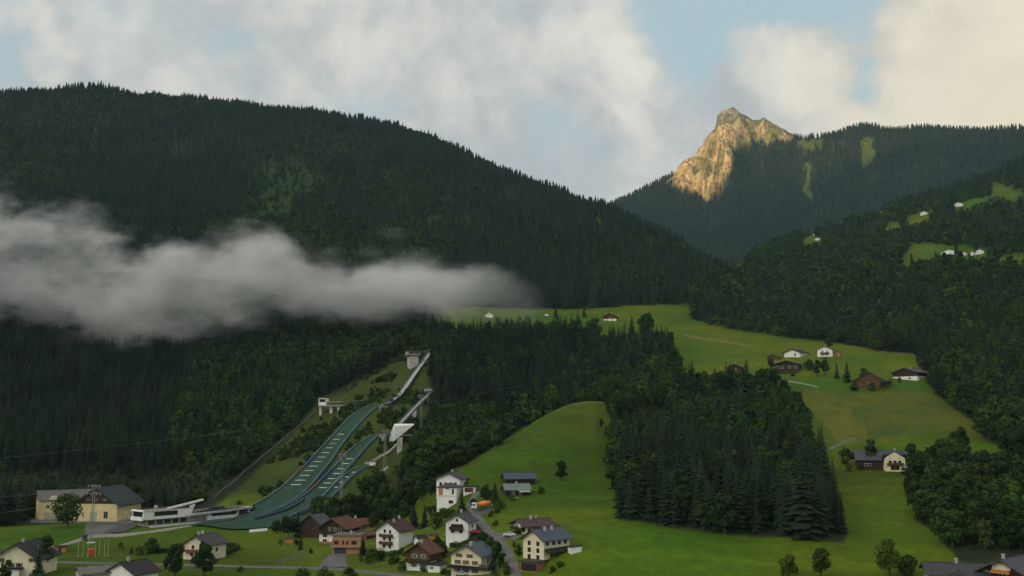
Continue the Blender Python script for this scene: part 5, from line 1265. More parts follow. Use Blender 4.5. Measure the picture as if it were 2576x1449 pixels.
for k, (u, v) in enumerate([(196, 1401), (208, 1398), (220, 1401), (239, 1400), (249, 1397), (262, 1400), (271, 1398)]):
    x, y, z = place(u, v); t = tag(empty('flagpole', (x, y, z)), 'slender pale flagpole in the row beside the orange cabin', 'flagpole', 'flagpoles in a row on the meadow')
    MB().beam((0, 0, -.5), (0, 0, 6.0), .045, 6, .025).build('pole', FRAME_W, t); MB().beam((0, 0, 6.0), (0, 0, 6.2), .12, 6).build('finial', METAL, t); MB().box(-.3, .3, -.3, .3, -.4, .1).build('base', CONC, t)
x, y, z = place(153, 1388); block('garden_shed', (x, y, z), 4, 3, 2.0, .2, WOODO, 'small orange brown shed beside the access road', 'shed', [('roof', R_BLACK, (-2.4, 2.4, -1.9, 1.9, 2.02, 2.3)), ('door', WOOD, (-.5, .5, -1.56, -1.5, .1, 1.8))], drop=1)
x, y, z = place(1090, 1377-18); block('garden_shed', (x, y, z), 3.2, 2.6, 2.0, .2, WOODO, 'small orange shed in the garden right of the tall white house', 'shed', [('roof', R_BROWN, (-1.9, 1.9, -1.6, 1.6, 2.02, 2.25))], drop=1)
x, y, z = place(728, 1366); block('orange_stall', (x, y, z), 3.2, 2.4, 1.9, .1, WOODO, 'small orange stall with dark roof on the meadow edge', 'stall', [('roof', R_DARK, (-2, 2, -1.6, 1.6, 2.0, 2.2))], drop=1)
x, y, z = place(650, 1337); ob = MB().hexa([(-4, -1, -.5), (4, -1, -.5), (4, 1, -.5), (-4, 1, -.5)], [(-4, -.8, .5), (4, -.8, 1.0), (4, .8, 1.0), (-4, .8, .5)]).build('covered_snow_groomer', FRAME_W); ob.location = (x, y, z+.3); ob.rotation_euler = (0, 0, .25); ob.name = 'tarpaulin'; tag(ob, 'long white tarpaulin lying on the grass below the outrun', 'tarpaulin')
hedge([(1120, 1449), (1142, 1446), (1165, 1449)], 1.6, 1.8, 'clipped hedge in front of the black fascia house', seed=13)
hedge([(1950, 942), (1985, 941), (2010, 938)], 2.4, 2.0, 'dark hedge below the timber farmhouse', seed=14)
hedge([(1012, 1398), (1040, 1404), (1072, 1398)], 1.4, 1.5, 'clipped hedge between the tall white house and the red roofed house', seed=21)
hedge([(1118, 1372), (1150, 1376), (1190, 1370)], 1.4, 1.4, 'clipped hedge along the lawn below the white gabled house', seed=22)
hedge([(1205, 1352), (1225, 1372), (1243, 1392)], 1.3, 1.5, 'narrow hedge following the lane bend', seed=23)
hedge([(935, 1398), (958, 1402), (985, 1400)], 1.4, 1.5, 'hedge at the foot of the tall white house', seed=24)
hedge([(1092, 1282), (1110, 1290), (1140, 1292)], 1.4, 1.5, 'hedge on the bank below the white cube house', seed=25)
def fence(pts, label, hgt_=1.1):
    P = [Vector(place(*p)) for p in pts]; o = P[0].copy(); root = tag(empty('garden_fence', o), label, 'fence'); rail = MB()
    for a, b in zip(P[:-1], P[1:]):
        n = max(1, int((b-a).length/2.5)); prev = None
        for k in range(n+1):
            c = a.lerp(b, k/n); c.z = float(H(c.x, c.y)); c -= o
            MB().box(c.x-.06, c.x+.06, c.y-.06, c.y+.06, c.z-.3, c.z+hgt_).build('post', WOODG, root)
            if prev is not None:
                for zz in (.45, .95): rail.beam(prev+Vector((0, 0, zz)), c+Vector((0, 0, zz)), .05)
            prev = c
    rail.build('rail', WOODG, root)
fence([(1210, 1340), (1190, 1312), (1176, 1288)], 'wooden fence along the left side of the lane')
fence([(1268, 1348), (1290, 1366), (1300, 1395)], 'wooden fence along the lawn right of the lane')
fence([(600, 1414), (680, 1419), (745, 1421)], 'wooden fence between the meadow and the road')
fence([(925, 1425), (985, 1432), (1015, 1440)], 'wooden fence along the road below the tall white house')
# ---------------------------------------------------------------- vehicles
car(1281, 1351, PAINT('white', (.75, .76, .76)), 'white car parked on the drive above the lane', R(5))
car(1194, 1345, PAINT('red', (.45, .02, .03)), 'red car parked right of the white gabled house', R(8))
car(1150, 1359, PAINT('dark_blue', (.02, .025, .06)), 'dark blue car in front of the white gabled house', R(-5))
car(1130, 1356, PAINT('maroon', (.22, .05, .04)), 'brownish red car left of the dark blue one', R(5))
car(1160, 1451, PAINT('silver', (.5, .5, .5)), 'silver car by the hedge below the black fascia house', R(0))
car(2320, 1192, PAINT('white', (.75, .76, .76)), 'white car beside the cream farmhouse with poplars', R(0))
car(2255, 1187, PAINT('dark_blue', (.02, .025, .06)), 'dark car in front of the cream farmhouse porch', R(0)) if False else None
x, y, z = place(1212, 1283); t = tag(empty('delivery_truck', (x, y, z+.3), R(12)), 'orange truck with white cab parked beside the lane', 'truck')
b = MB(); b.hexa([(-4.2, -1.2, .5), (-2.2, -1.2, .5), (-2.2, 1.2, .5), (-4.2, 1.2, .5)], [(-3.9, -1.1, 2.6), (-2.2, -1.1, 2.6), (-2.2, 1.1, 2.6), (-3.9, 1.1, 2.6)]); b.build('cab', PAINT('white', (.75, .76, .76)), t, .1)
MB().box(-4.22, -4.0, -1.0, 1.0, 1.5, 2.3).box(-3.8, -2.9, -1.24, -1.18, 1.5, 2.2).build('windscreen', GLASS, t); MB().box(-2.0, 4, -.9, .9, .6, .95).build('chassis', METAL_D, t)
b = MB(); b.beam((-1.6, 0, 1.9), (1.0, 0, 2.2), .75, 12, 1.25); b.beam((1.0, 0, 2.2), (3.4, 0, 2.7), 1.25, 12, .5); b.build('drum', PAINT('orange', (.75, .22, .03)), t)
MB().box(-1.9, -1.5, -1.1, 1.1, .95, 2.5).build('drum_frame', PAINT('orange2', (.6, .16, .03)), t); MB().beam((3.3, 0, 2.4), (4.2, 0, 1.5), .3).build('chute', METAL, t)
for px_ in (-3.3, 1.0, 2.4):
    for s in (-1, 1): w_ = MB().beam((px_, s*.85, .3), (px_, s*1.15, .3), .5, 14).build('wheel', RUB, t); MB().beam((px_, s*1.12, .3), (px_, s*1.18, .3), .25, 8).build('rim', METAL, w_)
# ---------------------------------------------------------------- farms on the right
g = house(2157, 1182, 6, 70, -86, 24, 20, 'long timber barn wing with purple grey roof beside the cream farmhouse', 'barn', 'barn', wall=WOOD, roof=R_SLATE, ov=.9, chim=(), ww=13, depth=15.0, sw=[(.3, .5, 2.5, .8), (.8, .3, 1.4, 1.4)])
g = house(2224, 1184, 6, 64, -86, 25, 18, 'cream farmhouse with dark blue roof and arched front gable between poplars', 'farmhouse', 'farmhouse', wall=P_CREAM, roof=R_BLUE, ov=.8, chim=((.5, .4),), ww=12, depth=13.5, sw=[(.82, .6, 1.4, 1)], frame=FRAME_D)
hh = g['h']; q = MB(); q.box(.02, 2.2, .3, 9.0, -2, hh+.6); i = len(q.v); q.v += [(2.2, .3, hh+.6), (2.2, 9.0, hh+.6), (2.2, 4.65, hh+3.4)]; q.f.append((i, i+1, i+2)); q.build('front_gable', P_CREAM, g['root'])
q = MB()
for k in range(8):
    a0_, a1_ = math.pi*k/8, math.pi*(k+1)/8
    p0, p1 = (4.65-5.4*math.cos(a0_), hh+.2+3.6*math.sin(a0_)**.8), (4.65-5.4*math.cos(a1_), hh+.2+3.6*math.sin(a1_)**.8)
    q.hexa([(-3, p0[0], p0[1]), (2.9, p0[0], p0[1]), (2.9, p1[0], p1[1]), (-3, p1[0], p1[1])], [(-3, p0[0], p0[1]+.3), (2.9, p0[0], p0[1]+.3), (2.9, p1[0], p1[1]+.3), (-3, p1[0], p1[1]+.3)])
q.build('gable_roof', R_SLATE, g['root'])
MB().box(2.2, 3.3, 1.2, 8.2, 2.5, 2.7).box(3.2, 3.3, 1.2, 8.2, 2.7, 3.5).build('balcony', WOOD2, g['root'])
for yy in (2.6, 4.65, 6.7):
    f = win(g['root'], yy, 2.9, 1.1, 1.5, 's', FRAME_D); f.location.x = 2.2
f = win(g['root'], 4.6, .4, 3.6, 1.6, 's', WOODO); f.location.x = 2.2
g = house(2333, 1172, 20, 6, -15, 8, 6, 'small shed with orange roof beside the cream farmhouse wood', 'shed', 'shed', wall=WOOD, roof=mat('orange_tiles', (.35, .13, .06), .8, .2, 1), ov=.5, chim=(), depth=5)
g = house(2010, 934, 58, 8, -10, 17, 9, 'dark timber farmhouse with white framed windows above the hedge', 'farmhouse', 'farmhouse', wall=WOOD, roof=R_BLACK, ov=1.5, fw=[(.12, .6, 2), (.34, .6, 1.5), (.62, .6, 1.5), (.86, .6, 2)], depth=11, wsz=(1.3, 1.6), frame=P_WHITE)
g = house(2012, 899, 36, 20, -35, 13, 8, 'white farmhouse with dark gable roof behind the timber farmhouse', 'farmhouse', 'farmhouse', wall=P_WHITE, roof=R_BLACK, ov=1.3, fw=[(.7, .5, 1.2, 1.6)], sw=[(.4, .5)], frame=WOOD2, depth=12)
g = house(2094, 898, 34, 6, -10, 18, 8, 'white house with brown balconies and an orange timber side room', wall=P_WHITE, roof=R_SLATE, ov=.8, fw=[(.35, .75), (.65, .75), (.35, .3), (.65, .3)], bal=[(.2, .8, .45, WOOD2, 'f')], depth=9)
g = house(2113, 897, 17, 3, -10, 10, 2, 'orange timber room beside the white house on the terrace', 'side room', 'side_room', wall=WOODO, roof=R_DARK, rt='flat', ov=.3, chim=(), depth=5, fw=[(.5, .5, 2)])
g = house(1960, 905, 28, 5, -12, 7, 6, 'small brown roofed barn left of the timber farmhouse', 'barn', 'barn', wall=WOOD2, roof=R_BROWN, ov=.6, chim=(), depth=7)
g = house(2229, 976, 74, 8, -8, 16, 21, 'large brown timber barn with steep gable on the terrace edge', 'barn', 'barn', wall=WOODG, roof=R_BLACK, ov=1.0, chim=(), depth=14, clad=WOOD2, cladf=.02, fw=[(.5, .7, 1.5)])
g = house(2308, 958, 54, 36, -32, 20, 10, 'timber and white farmhouse by the edge of the right hand wood', 'farmhouse', 'farmhouse', wall=P_WHITE, roof=R_DARK, ov=1.4, clad=WOOD, cladf=.55, fw=[(.3, .3, 1.5), (.7, .3, 1.2)], sw=[(.3, .3, 2), (.7, .3, 1.5)], depth=15)
g = house(1866, 935, 34, 8, -12, 11, 8, 'dark farmhouse half hidden behind the tall spruces of the grove', 'farmhouse', 'farmhouse', wall=WOOD, roof=R_BLACK, ov=1.0, fw=[(.25, .5, 1.5), (.6, .5, 1.5)], depth=9, keep=6)
g = house(1550, 808, 31, 5, -10, 12, 8, 'small brown roofed chalet alone on the upper meadow', 'chalet', 'chalet', wall=P_WHITE, roof=R_RED, ov=1.4, clad=WOOD2, cladf=.5, fw=[(.25, .25), (.7, .25), (.5, .8, 1.5)], depth=11, keep=20)
g = house(1240, 800, 20, 5, -12, 9, 6, 'white chalet on the meadow seen through the thin end of the fog', 'chalet', 'chalet', wall=P_WHITE, roof=R_BROWN, ov=1.0, depth=9, keep=22)
g = house(1380, 795, 10, 3, -12, 4, 3, 'tiny white roofed hut on the upper meadow beside the fog', 'hut', 'hut', wall=P_WHITE, roof=R_GREY, ov=.5, chim=(), depth=5, keep=12)
# bottom right
g = house(2343, 1482, 14, 130, -82, 34, 17, 'house with wide charcoal roof and small dormer at the lower right', wall=P_CREAM2, roof=R_DARK, ov=1.4, chim=((.5, .47),), ww=11)
q = MB(); l = g['l']; h = g['h']; rs = g['rs']
q.hexa([(-1, l*.28, h-.2), (1.2, l*.28, h-.2), (1.2, l*.55, h-.2), (-1, l*.55, h-.2)], [(-3, l*.41, h+rs*.75), (1.0, l*.41, h+rs*.75), (1.0, l*.42, h+rs*.75), (-3, l*.42, h+rs*.75)]); q.build('dormer', R_SLATE, g['root'])
g = house(2592, 1486, 105, 40, -24, 28, 30, 'dark timber house with cream gable panel at the lower right corner', wall=WOOD, roof=R_SLATE, ov=1.6, chim=((.5, .1),), fw=[(.2, .9, 1.3), (.5, .9, 1.8)], depth=12)
lpart(g, 'gable_panel', P_CREAM, (g['xc']-2.6, g['xc']+2.2, -.14, .02, g['h']+1.0, g['h']+2.8)); lpart(g, 'balcony', WOODO, (g['xc']-2.6, g['xc']+2.2, -1.0, -.02, g['h']+.1, g['h']+.95))
# hamlets far up the slope
HAM = [(2058, 567, 12, 5, P_WHITE, R_GREY, 'tiny white house alone on a small clearing high on the slope'), (2124, 549, 8, 5, P_GREY, R_BROWN, 'tiny brown roofed hut at the right end of the small clearing'),
       (2062, 604, 11, 4, P_WHITE, R_GREY, 'tiny white house on the lower small clearing'), (2006, 615, 6, 4, P_WHITE, R_DARK, 'tiny pale hut at the wood edge left of the lower clearing'),
       (2332, 539, 14, 5, P_WHITE, R_GREY, 'tiny white house at the end of the golden clearing'), (2422, 518, 19, 6, P_WHITE, R_BROWN, 'white farmhouse with brown roof on the highest clearing'),
       (2404, 640, 30, 8, P_WHITE, R_GREY, 'long white building of the hamlet on the wooded slope'), (2432, 642, 12, 5, P_WHITE, R_DARK, 'small white house in the middle of the hamlet'),
       (2452, 641, 12, 5, P_WHITE, R_SLATE, 'small white house with slate roof in the hamlet'), (2474, 638, 16, 7, P_WHITE, R_BROWN, 'white house with brown roof at the hamlet right end')]
for i, (u, v, gp, hp, wm, rm, lab) in enumerate(HAM):
    house(u, v, gp, 4, -14, hp, hp*.6, lab, name='hill_house', wall=wm, roof=rm, ov=.7, depth=8, fw=[(.3, .5), (.7, .5)], keep=16, group='small houses in the clearings high on the right slope')
# ---------------------------------------------------------------- garden and field trees
GT = [(170, 1326, 82, 'broad', 'big round leafy tree in front of the yellow hall', 86), (383, 1394, 44, 'bush', 'broad dark bush left of the lone cream house', 50), (350, 1397, 22, 'bush', 'low dark bush beside the broad dark bush', 36), (440, 1452, 80, 'broad', 'leafy tree in front of the lone cream house, left one of two', 66),
      (512, 1452, 86, 'broad', 'leafy tree right in front of the lone cream house', 70), (112, 1440, 84, 'broad', 'dark tree against the right wall of the yellow gabled house', 52), (95, 1452, 60, 'con', 'dark conifer at the corner of the yellow gabled house', 34), (14, 1462, 50, 'bush', 'green bush at the picture corner by the yellow gabled house', 46),
      (1411, 1209, 54, 'broad', 'lone leafy tree standing on the open hillside meadow', 40), (1361, 1243, 20, 'bush', 'round clipped bush right of the old cottage', 26), (1222, 1262, 44, 'broad', 'leafy tree left of the old cottage', 40), (1245, 1262, 46, 'con', 'dark conifer touching the old cottage', 30),
      (1255, 1282, 24, 'bush', 'spreading bush on the bank below the old cottage', 50), (1162, 1288, 36, 'con', 'small dark conifer below the white cube house', 26), (1098, 1330, 44, 'bush', 'yellow green bush above the white gabled house', 56), (1120, 1302, 26, 'bush', 'golden bush on the bank below the white cube house', 40),
      (1068, 1326, 56, 'con', 'dark conifer between the white houses', 28), (1040, 1330, 60, 'con', 'tall dark conifer behind the tall white house', 34), (912, 1398, 46, 'con', 'slim conifer at the corner of the tan house', 24), (756, 1384, 38, 'con', 'slim dark conifer beside the garden path', 16),
      (725, 1355, 60, 'broad', 'dense dark tree left of the timber barn', 58), (748, 1352, 62, 'con', 'dark conifer touching the timber barn', 30), (695, 1342, 34, 'broad', 'small tree at the outrun edge', 30), (800, 1312, 64, 'broad', 'dark leafy tree right of the outrun barrier', 58),
      (838, 1316, 66, 'broad', 'dark leafy tree behind the timber barn', 54), (880, 1322, 88, 'broad', 'tall leafy tree behind the red roofed farmhouse', 60), (910, 1316, 70, 'broad', 'dense tree right behind the red roofed farmhouse', 56), (944, 1326, 66, 'broad', 'dense tree on the bank above the tall white house', 54),
      (975, 1318, 70, 'broad', 'leafy tree above the roof of the tall white house', 52), (1010, 1200, 44, 'con', 'lone dark conifer below the raised inrun', 26), (998, 1290, 56, 'broad', 'round tree in the middle of the wooded bank', 48), (1022, 1270, 62, 'broad', 'dark round tree high on the wooded bank', 50), (1060, 1262, 50, 'broad', 'leafy tree left of the white cube house', 46),
      (1084, 1246, 44, 'broad', 'leafy tree behind the terrace of the white cube house', 40), (1040, 1228, 46, 'broad', 'leafy tree at the top of the wooded bank', 44), (1086, 1300, 30, 'bush', 'low bush on the garden bank under the white cube house', 44), (970, 1268, 50, 'broad', 'dark tree beside the pale concrete ramp', 40),
      (1216, 1368, 30, 'bush', 'dark bush left of the lane bend', 40), (1232, 1392, 44, 'broad', 'dense tree between the lane and the black fascia house', 40), (1250, 1410, 46, 'broad', 'dark tree along the lane behind the blue roof', 36), (1262, 1430, 40, 'bush', 'bush along the lane right of the black fascia house', 34), (1272, 1448, 36, 'bush', 'bush at the bottom of the lane', 30),
      (1306, 1400, 30, 'bush', 'bush left of the three storey cream house', 26), (955, 1412, 30, 'bush', 'green bush on the bank below the tall white house', 60), (925, 1418, 26, 'bush', 'bright bush beside the garage drive', 50), (990, 1420, 34, 'bush', 'dark bush left of the red roofed house', 44), (1012, 1436, 26, 'bush', 'reddish shrub beside the red roofed house', 34),
      (1112, 1404, 40, 'broad', 'leafy tree behind the red roofed house', 40), (1098, 1384, 34, 'broad', 'leafy tree between the tall white house and the orange shed', 34), (760, 1462, 34, 'bush', 'dark bush below the road, left of three', 60), (820, 1464, 38, 'bush', 'dark bush below the road, middle of three', 66), (880, 1466, 36, 'bush', 'dark bush below the road, right of three', 60),
      (1985, 1456, 60, 'broad', 'pale green tree low on the meadow under the grove', 58), (2065, 1458, 84, 'broad', 'taller green tree right of the pale green one under the grove', 62), (2238, 1452, 84, 'broad', 'yellow green spreading tree low on the right meadow', 84), (2285, 1450, 46, 'broad', 'smaller green tree beside the yellow green one', 60),
      (2193, 1178, 74, 'poplar', 'tall column shaped poplar in front of the timber barn wing', 24), (2296, 1190, 76, 'poplar', 'column shaped poplar right of the cream farmhouse', 26), (2128, 1168, 38, 'bush', 'dark round tree left of the timber barn wing', 52), (2320, 1178, 44, 'broad', 'leafy tree behind the small orange roofed shed', 40),
      (2056, 946, 42, 'broad', 'leafy tree right of the hedge, left one of two', 30), (2076, 944, 44, 'broad', 'leafy tree right of the hedge, nearest the white car free lawn', 30), (2106, 952, 40, 'con', 'thin young tree between the farmhouses', 14), (2132, 962, 52, 'con', 'taller thin tree left of the large brown barn', 22), (2174, 958, 34, 'broad', 'dark tree behind the large brown barn', 34), (2086, 876, 26, 'broad', 'tree directly behind the white house with balconies', 26),
      (1940, 930, 30, 'broad', 'bushy tree left of the dark timber farmhouse', 26), (2035, 932, 28, 'broad', 'bushy tree right of the dark timber farmhouse', 36), (2150, 984, 22, 'bush', 'bush at the left foot of the large brown barn', 30), (2195, 984, 20, 'bush', 'bush in front of the large brown barn', 34), (2222, 982, 26, 'bush', 'bush at the right foot of the large brown barn', 28), (1470, 768+30, 30, 'con', 'small conifer on the upper meadow near the fog', 14), (1398, 800, 40, 'con', 'slim conifer at the end of the fog', 16)]
r_ = random.Random(77); VG = [(1060, 1440), (1000, 1415), (930, 1408), (1085, 1398), (1120, 1378), (1205, 1385), (1225, 1410), (1290, 1380), (1300, 1345), (1195, 1262), (1090, 1282), (1235, 1268), (1290, 1262), (700, 1370), (780, 1395), (300, 1380), (330, 1392), (560, 1372), (600, 1440), (420, 1436), (1010, 1392), (960, 1404), (940, 1392), (1130, 1398), (1180, 1392), (1390, 1442), (1405, 1425), (1100, 1425), (1112, 1442), (745, 1372), (905, 1412), (1245, 1325), (1230, 1300), (1255, 1290), (640, 1290), (600, 1268), (700, 1232), (2140, 1188), (2175, 1188), (2270, 1192), (1995, 946), (2240, 966), (2260, 964), (2330, 965)]
for i, (u, v) in enumerate(VG): garden_tree(u+r_.uniform(-6, 6), v+r_.uniform(-3, 3), r_.uniform(9, 20), 'bush', 'small leafy bush planted among the gardens and house walls', r_.uniform(12, 30), 'small garden bushes around the houses', seed=300+i, lit=r_.random() < .3)
GT += [(1450, 868, 70, 'broad', 'big rounded tree rising over the ravine wood edge, left one', 56), (1495, 862, 72, 'broad', 'big rounded tree rising over the ravine wood edge, middle one', 60), (1590, 858, 66, 'con', 'pointed spruce rising over the ravine wood edge near the chalet', 34), (1625, 862, 84, 'broad', 'tallest rounded tree rising over the ravine wood right of the chalet', 56)]
GT += [(1700, 1000, 84, 'con', 'pointed spruce at the upper left shoulder of the grove', 44), (1742, 994, 88, 'con', 'tallest pointed spruce at the upper left of the grove', 46), (1800, 1000, 76, 'con', 'spruce rising from the top middle of the grove', 40), (1838, 996, 80, 'con', 'spruce left of the dark spire on the grove top', 40),
      (1880, 1000, 96, 'con', 'tall dark spire shaped spruce on the top right of the grove', 52), (1905, 1004, 70, 'con', 'shorter spruce against the dark spire on the grove top', 40), (1655, 1008, 60, 'con', 'short spruce on the upper left edge of the grove', 36)]
GT = [t if 'lawn' not in t[4] else t[:4]+('leafy tree right of the hedge, right one of two', t[5]) for t in GT]
LIT = {'yellow green bush above the white gabled house', 'golden bush on the bank below the white cube house', 'yellow green spreading tree low on the right meadow', 'bright bush beside the garage drive', 'pale green tree low on the meadow under the grove', 'taller green tree right of the pale green one under the grove'}
for i, (u, v, hp, kd_, lab, wp) in enumerate(GT): garden_tree(u, v, hp, kd_, lab, wp, seed=i, lit=lab in LIT)
# ---- keep trees off houses, roads and installations
keep = np.ones(len(X), bool); keeps = np.ones(len(XS), bool)
for hx, hy, hr in HOUSES_KEEP:
    keep &= np.hypot(X-hx, Y-hy) > hr; keeps &= np.hypot(XS-hx, YS-hy) > hr
W_ = np.nonzero(wood & keep)[0]
sprI = W_[~br[W_]]; brdI = W_[br[W_]]
def is_in_frame(i): return (tu[i] > -60) & (tu[i] < 2636) & (tv[i] < 1600) & (tv[i] > 0)
# the trees that show largest (the nearest with a clear view) become trees of their own
def visible_rank(idx, n):
    idx = idx[is_in_frame(idx)]
    d = td[idx]
    # a tree hides others behind it: prefer trees whose upper half is not behind a nearer tree
    o = idx[np.argsort(d)]
    gridc = {}
    out = []
    for i in o:
        if td[i] > 900 or len(out) >= n*3: break
        hp = hgt[i]*18*F/td[i]; key = int(tu[i]//10)
        top = tv[i]-hp; cur = gridc.get(key, 9999)
        vis = cur-top
        gridc[key] = min(cur, top)
        if vis > 3: out.append((-min(vis, hp)*3.5*F/td[i], i))
    out.sort(); return [i for _, i in out[:n]]
NSPR, NBRD = 262, 235
s_ind = visible_rank(sprI, NSPR); b_ind = visible_rank(brdI, NBRD)
def make_tree(kind, x, y, z, s, rz, label, cat, group=None, wide=1.0, me=None, sink=.3):
    cm, tm = me or (NEAR_SPR if kind == 'spruce' else NEAR_BRD)[random.randrange(5)]
    t = empty('%s_tree' % kind, (x, y, z-sink), rz); t.scale = (s*wide, s*wide, s)
    for nm, m_ in (('trunk', tm), ('crown', cm)):
        c = bpy.data.objects.new(nm, m_); COL.objects.link(c); c.parent = t
    return tag(t, label, cat, group)
def where(i):
    u, v, d = tu[i], tv[i], td[i]
    if ingrove[i]:
        return ('in the large dark grove on the green hillside meadow', 'trees of the grove on the meadow')
    if u > 2180 and d < 720: return ('in the wood beside the meadow below the terraced fields', 'trees of the wood right of the meadow')
    if u > 1000: return ('in the wood that fills the ravine behind the meadow crest', 'trees of the ravine wood')
    if d < 620 and u < 1000: return ('on the wooded slope above the yellow hall', 'trees of the slope behind the yellow hall')
    return ('on the forested slope beside the ski jumps', 'trees of the slope beside the ski jumps')
for kind, lst, adj in (('spruce', s_ind, 'dark green pointed spruce standing'), ('broadleaf', b_ind, 'leafy round-crowned broadleaf tree standing')):
    for i in lst:
        w, g = where(i)
        make_tree(kind, X[i], Y[i], Z[i], hgt[i]*(1 if kind == 'spruce' else 1.0), random.random()*6.28, adj+' '+w, 'tree', ('spruces, ' if kind == 'spruce' else 'broadleaf ')+g, wide=random.uniform(.9, 1.15))
ssel = np.zeros(len(X), bool); ssel[s_ind] = True; ssel[b_ind] = True
sr = sprI[~ssel[sprI]]; lr = brdI[~ssel[brdI]]
P3 = np.stack([X, Y, Z-.3], 1)
def part_of(idx, a, b): return idx[(td[idx] >= a) & (td[idx] < b)]
# far mountain wood
XF, YF = cand(2700, 4700, R(-1), R(31), 11.5)
def HF(x, y):
    a = np.interp(np.arctan2(x, y), azf, np.arange(NF)); d = np.interp(np.hypot(x, y), fr, np.arange(len(fr)))
    i = np.clip(d.astype(int), 0, len(fr)-2); j = np.clip(a.astype(int), 0, NF-2); fi, fj = d-i, a-j
    return (FZ[i, j]*(1-fi)+FZ[i+1, j]*fi)*(1-fj)+(FZ[i, j+1]*(1-fi)+FZ[i+1, j+1]*fi)*fj
ZF = HF(XF, YF); kf = vis_filter(XF, YF, ZF, None, azf, fr, FZ, 20)
XF, YF, ZF = XF[kf], YF[kf], ZF[kf]
uf, vf = project(XF, YF, ZF)
bu = (fbm(XF/60, YF/60, 51)-.5)*40
jj = np.clip(np.interp(np.arctan2(XF, YF), azf, np.arange(NF)).astype(int), 0, NF-1); ii = np.clip(np.interp(np.hypot(XF, YF), fr, np.arange(len(fr))).astype(int), 0, len(fr)-1)
okf = (rk[ii, jj] < .35) & ~fm[ii, jj] & (vf > 250) & (vf < 760)
# hidden behind the nearer ridges?
nearrun = np.max((TZ-HC)/Dr[:, None], 0); jn = np.clip(np.interp(np.arctan2(XF, YF), az, np.arange(NC)).astype(int), 0, NC-1)
okf &= (ZF+20-HC)/np.hypot(XF, YF) > nearrun[jn]-.004
XF, YF, ZF = XF[okf], YF[okf], ZF[okf]; sF = rng.uniform(.8, 1.25, len(XF))*1.25
print('far trees', len(XF), 'near', len(sr), len(lr))
stuff_forest('spruce_forest', 'dark spruce forest covering the mountain slopes on every side of the valley', 'forest', None,
    [('spruce_mid', P3[part_of(sr, 0, 1000)], hgt[part_of(sr, 0, 1000)]), ('spruce_far', P3[part_of(sr, 1000, 9999)], hgt[part_of(sr, 1000, 9999)]*1.15),
     ('spruce_far', np.stack([XF, YF, ZF-.5], 1), sF)])
stuff_forest('broadleaf_forest', 'lighter green broadleaf woodland mixed through the lower slopes', 'woodland', None,
    [('leaf_mid', P3[part_of(lr, 0, 1000)], hgt[part_of(lr, 0, 1000)]), ('leaf_far', P3[part_of(lr, 1000, 9999)], hgt[part_of(lr, 1000, 9999)]*1.1)])
si = np.nonzero(shr & keeps)[0]
stuff_forest('shrubbery', 'low green bushes scattered over the rough slope around the ski jumps', 'bushes', None,
    [('shrub', np.stack([XS, YS, ZS-.2], 1)[si], rng.uniform(.5, 1.25, len(si)))])
print('shrubs', len(si))
# ---------------------------------------------------------------- fog bank lying along the mountain foot
YC, RY = 840.0, 72.0
tops = [(-400, 470), (0, 495), (150, 502), (250, 545), (330, 585), (450, 588), (540, 598), (610, 572), (720, 598), (800, 636), (1030, 622), (1150, 655), (1290, 695), (1345, 735), (1385, 790)]
bots = [(-400, 850), (0, 842), (300, 868), (560, 868), (640, 835), (900, 822), (1100, 805), (1300, 830), (1345, 822), (1385, 800)]
us = np.linspace(-400, 1385, 60); tv_ = np.interp(us, *zip(*tops)); bv_ = np.interp(us, *zip(*bots))
xs_, _, zt_ = ray(us, tv_); k = YC/ray(us, tv_)[1]; xs_ = ray(us, tv_)[0]*k; zt_ = HC+ray(us, tv_)[2]*k; zb_ = HC+ray(us, bv_)[2]*(YC/ray(us, bv_)[1])
zc2 = (zt_+zb_)/2; rz2 = np.maximum((zt_-zb_)/2, 3)
XA, XB = xs_[0], xs_[-1]
nx, na = 60, 20; gx_ = np.linspace(XA-15, XB+15, nx); HXm = np.zeros((na, nx)); HYm = HXm.copy(); HZm = HXm.copy()
for j in range(na):
    a = 2*math.pi*j/(na-1)
    zc3 = np.interp(gx_, xs_, zc2); r3 = np.interp(gx_, xs_, rz2)
    cap = np.where((gx_ <= XA-14) | (gx_ >= XB+14), .02, 1)
    HXm[j] = gx_; HYm[j] = YC+RY*1.12*math.cos(a)*cap; HZm[j] = zc3+(r3*1.25+8)*math.sin(a)*cap
m = bpy.data.materials.new('fog'); m.use_nodes = True; nt = m.node_tree; nt.nodes.clear()
tc = N('ShaderNodeTexCoord'); sp = N('ShaderNodeSeparateXYZ')
nzw = noise(tc.outputs['Object'], 1/80, 4, .6)
dsp = N('ShaderNodeVectorMath', operation='MULTIPLY_ADD'); L(nzw.outputs['Color'], dsp.inputs[0]); dsp.inputs[1].default_value = (46, 46, 46); L(tc.outputs['Object'], dsp.inputs[2])
ds2 = N('ShaderNodeVectorMath', operation='SUBTRACT'); L(dsp.outputs[0], ds2.inputs[0]); ds2.inputs[1].default_value = (23, 23, 23); L(ds2.outputs[0], sp.inputs[0])
def curve_node(xin, ys):
    lo, hi_ = float(min(ys)), float(max(ys)); n = N('ShaderNodeFloatCurve'); c = n.mapping.curves[0]
    tt_ = np.linspace(0, 1, 22); yy = np.interp(XA+(XB-XA)*tt_, xs_, ys); yy = (yy-lo)/(hi_-lo+1e-6)
    c.points[0].location = (0, yy[0]); c.points[1].location = (1, yy[-1])
    for a, b in zip(tt_[1:-1], yy[1:-1]): c.points.new(float(a), float(b))
    n.mapping.update(); L(xin, n.inputs['Value'])
    return M('ADD', M('MULTIPLY', n.outputs[0], hi_-lo), lo)
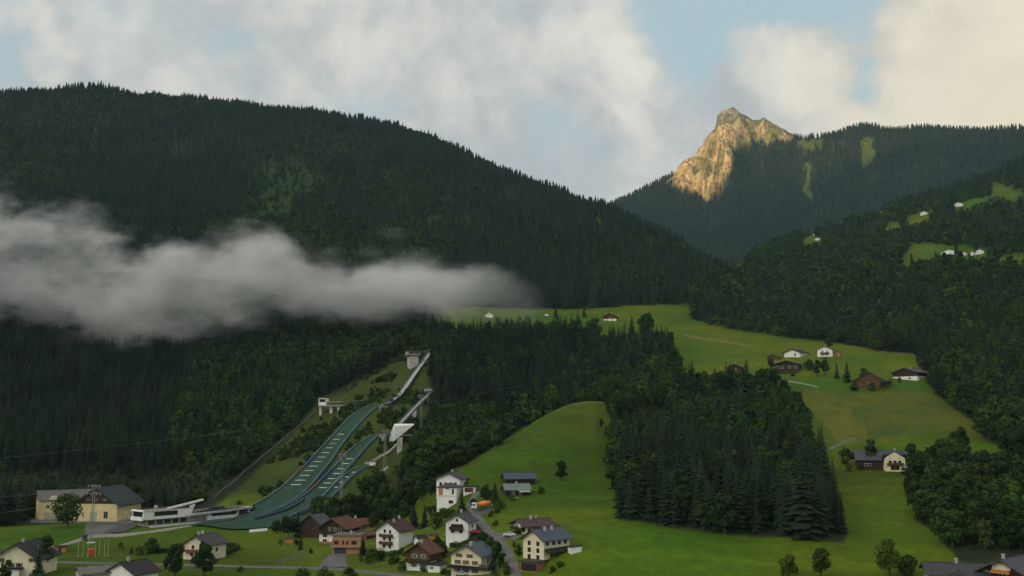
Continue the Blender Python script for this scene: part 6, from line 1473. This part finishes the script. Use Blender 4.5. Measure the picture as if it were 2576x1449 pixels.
xn = M('DIVIDE', M('SUBTRACT', sp.outputs[0], float(XA)), float(XB-XA), clamp=True)
dz = M('DIVIDE', M('SUBTRACT', sp.outputs[2], curve_node(xn, zc2)), curve_node(xn, rz2)); dy = M('DIVIDE', M('SUBTRACT', sp.outputs[1], YC), RY)
rad = M('SQRT', M('ADD', M('MULTIPLY', dz, dz), M('MULTIPLY', dy, dy)))
xend = smooth(sp.outputs[0], float(XB)+12, float(XB)-190)
st_ = N('ShaderNodeVectorMath', operation='MULTIPLY'); L(tc.outputs['Object'], st_.inputs[0]); st_.inputs[1].default_value = (.55, 1, 1)
nf = noise(st_.outputs[0], 1/48, 9, .66)
body = M('ADD', M('SUBTRACT', 1.0, rad), M('MULTIPLY', M('SUBTRACT', nf.outputs[0], .515), 4.0))
dens = M('MULTIPLY', M('MULTIPLY', smooth(body, .05, .80), xend), FOG_D)
nf2 = noise(st_.outputs[0], 1/75, 7, .68)
dens = M('MULTIPLY', dens, M('ADD', M('MULTIPLY', smooth(nf2.outputs[0], .40, .64), 1.5), .10))
pv = N('ShaderNodeVolumePrincipled'); pv.inputs['Color'].default_value = (.97, .985, .98, 1); pv.inputs['Anisotropy'].default_value = .0; L(dens, pv.inputs['Density'])
wo = N('ShaderNodeOutputMaterial'); L(pv.outputs[0], wo.inputs['Volume'])
m.cycles.volume_step_rate = .35
fog = grid_mesh('fog_bank', HXm, HYm, HZm, m)
close_mesh(fog)
tag(fog, 'grey bank of fog drifting along the foot of the forested mountain', 'fog', None, 'stuff')
# ---------------------------------------------------------------- haze: closed box round everything
m = bpy.data.materials.new('haze'); m.use_nodes = True; nt = m.node_tree; nt.nodes.clear()
pv = N('ShaderNodeVolumePrincipled'); pv.inputs['Color'].default_value = (.52, .78, 1.0, 1); pv.inputs['Density'].default_value = HAZE_D; pv.inputs['Anisotropy'].default_value = .1
wo = N('ShaderNodeOutputMaterial'); L(pv.outputs[0], wo.inputs['Volume'])
hb = MB().box(-8200, 8200, -8200, 8200, -60, 2150).build('haze', m); tag(hb, kind='stuff')
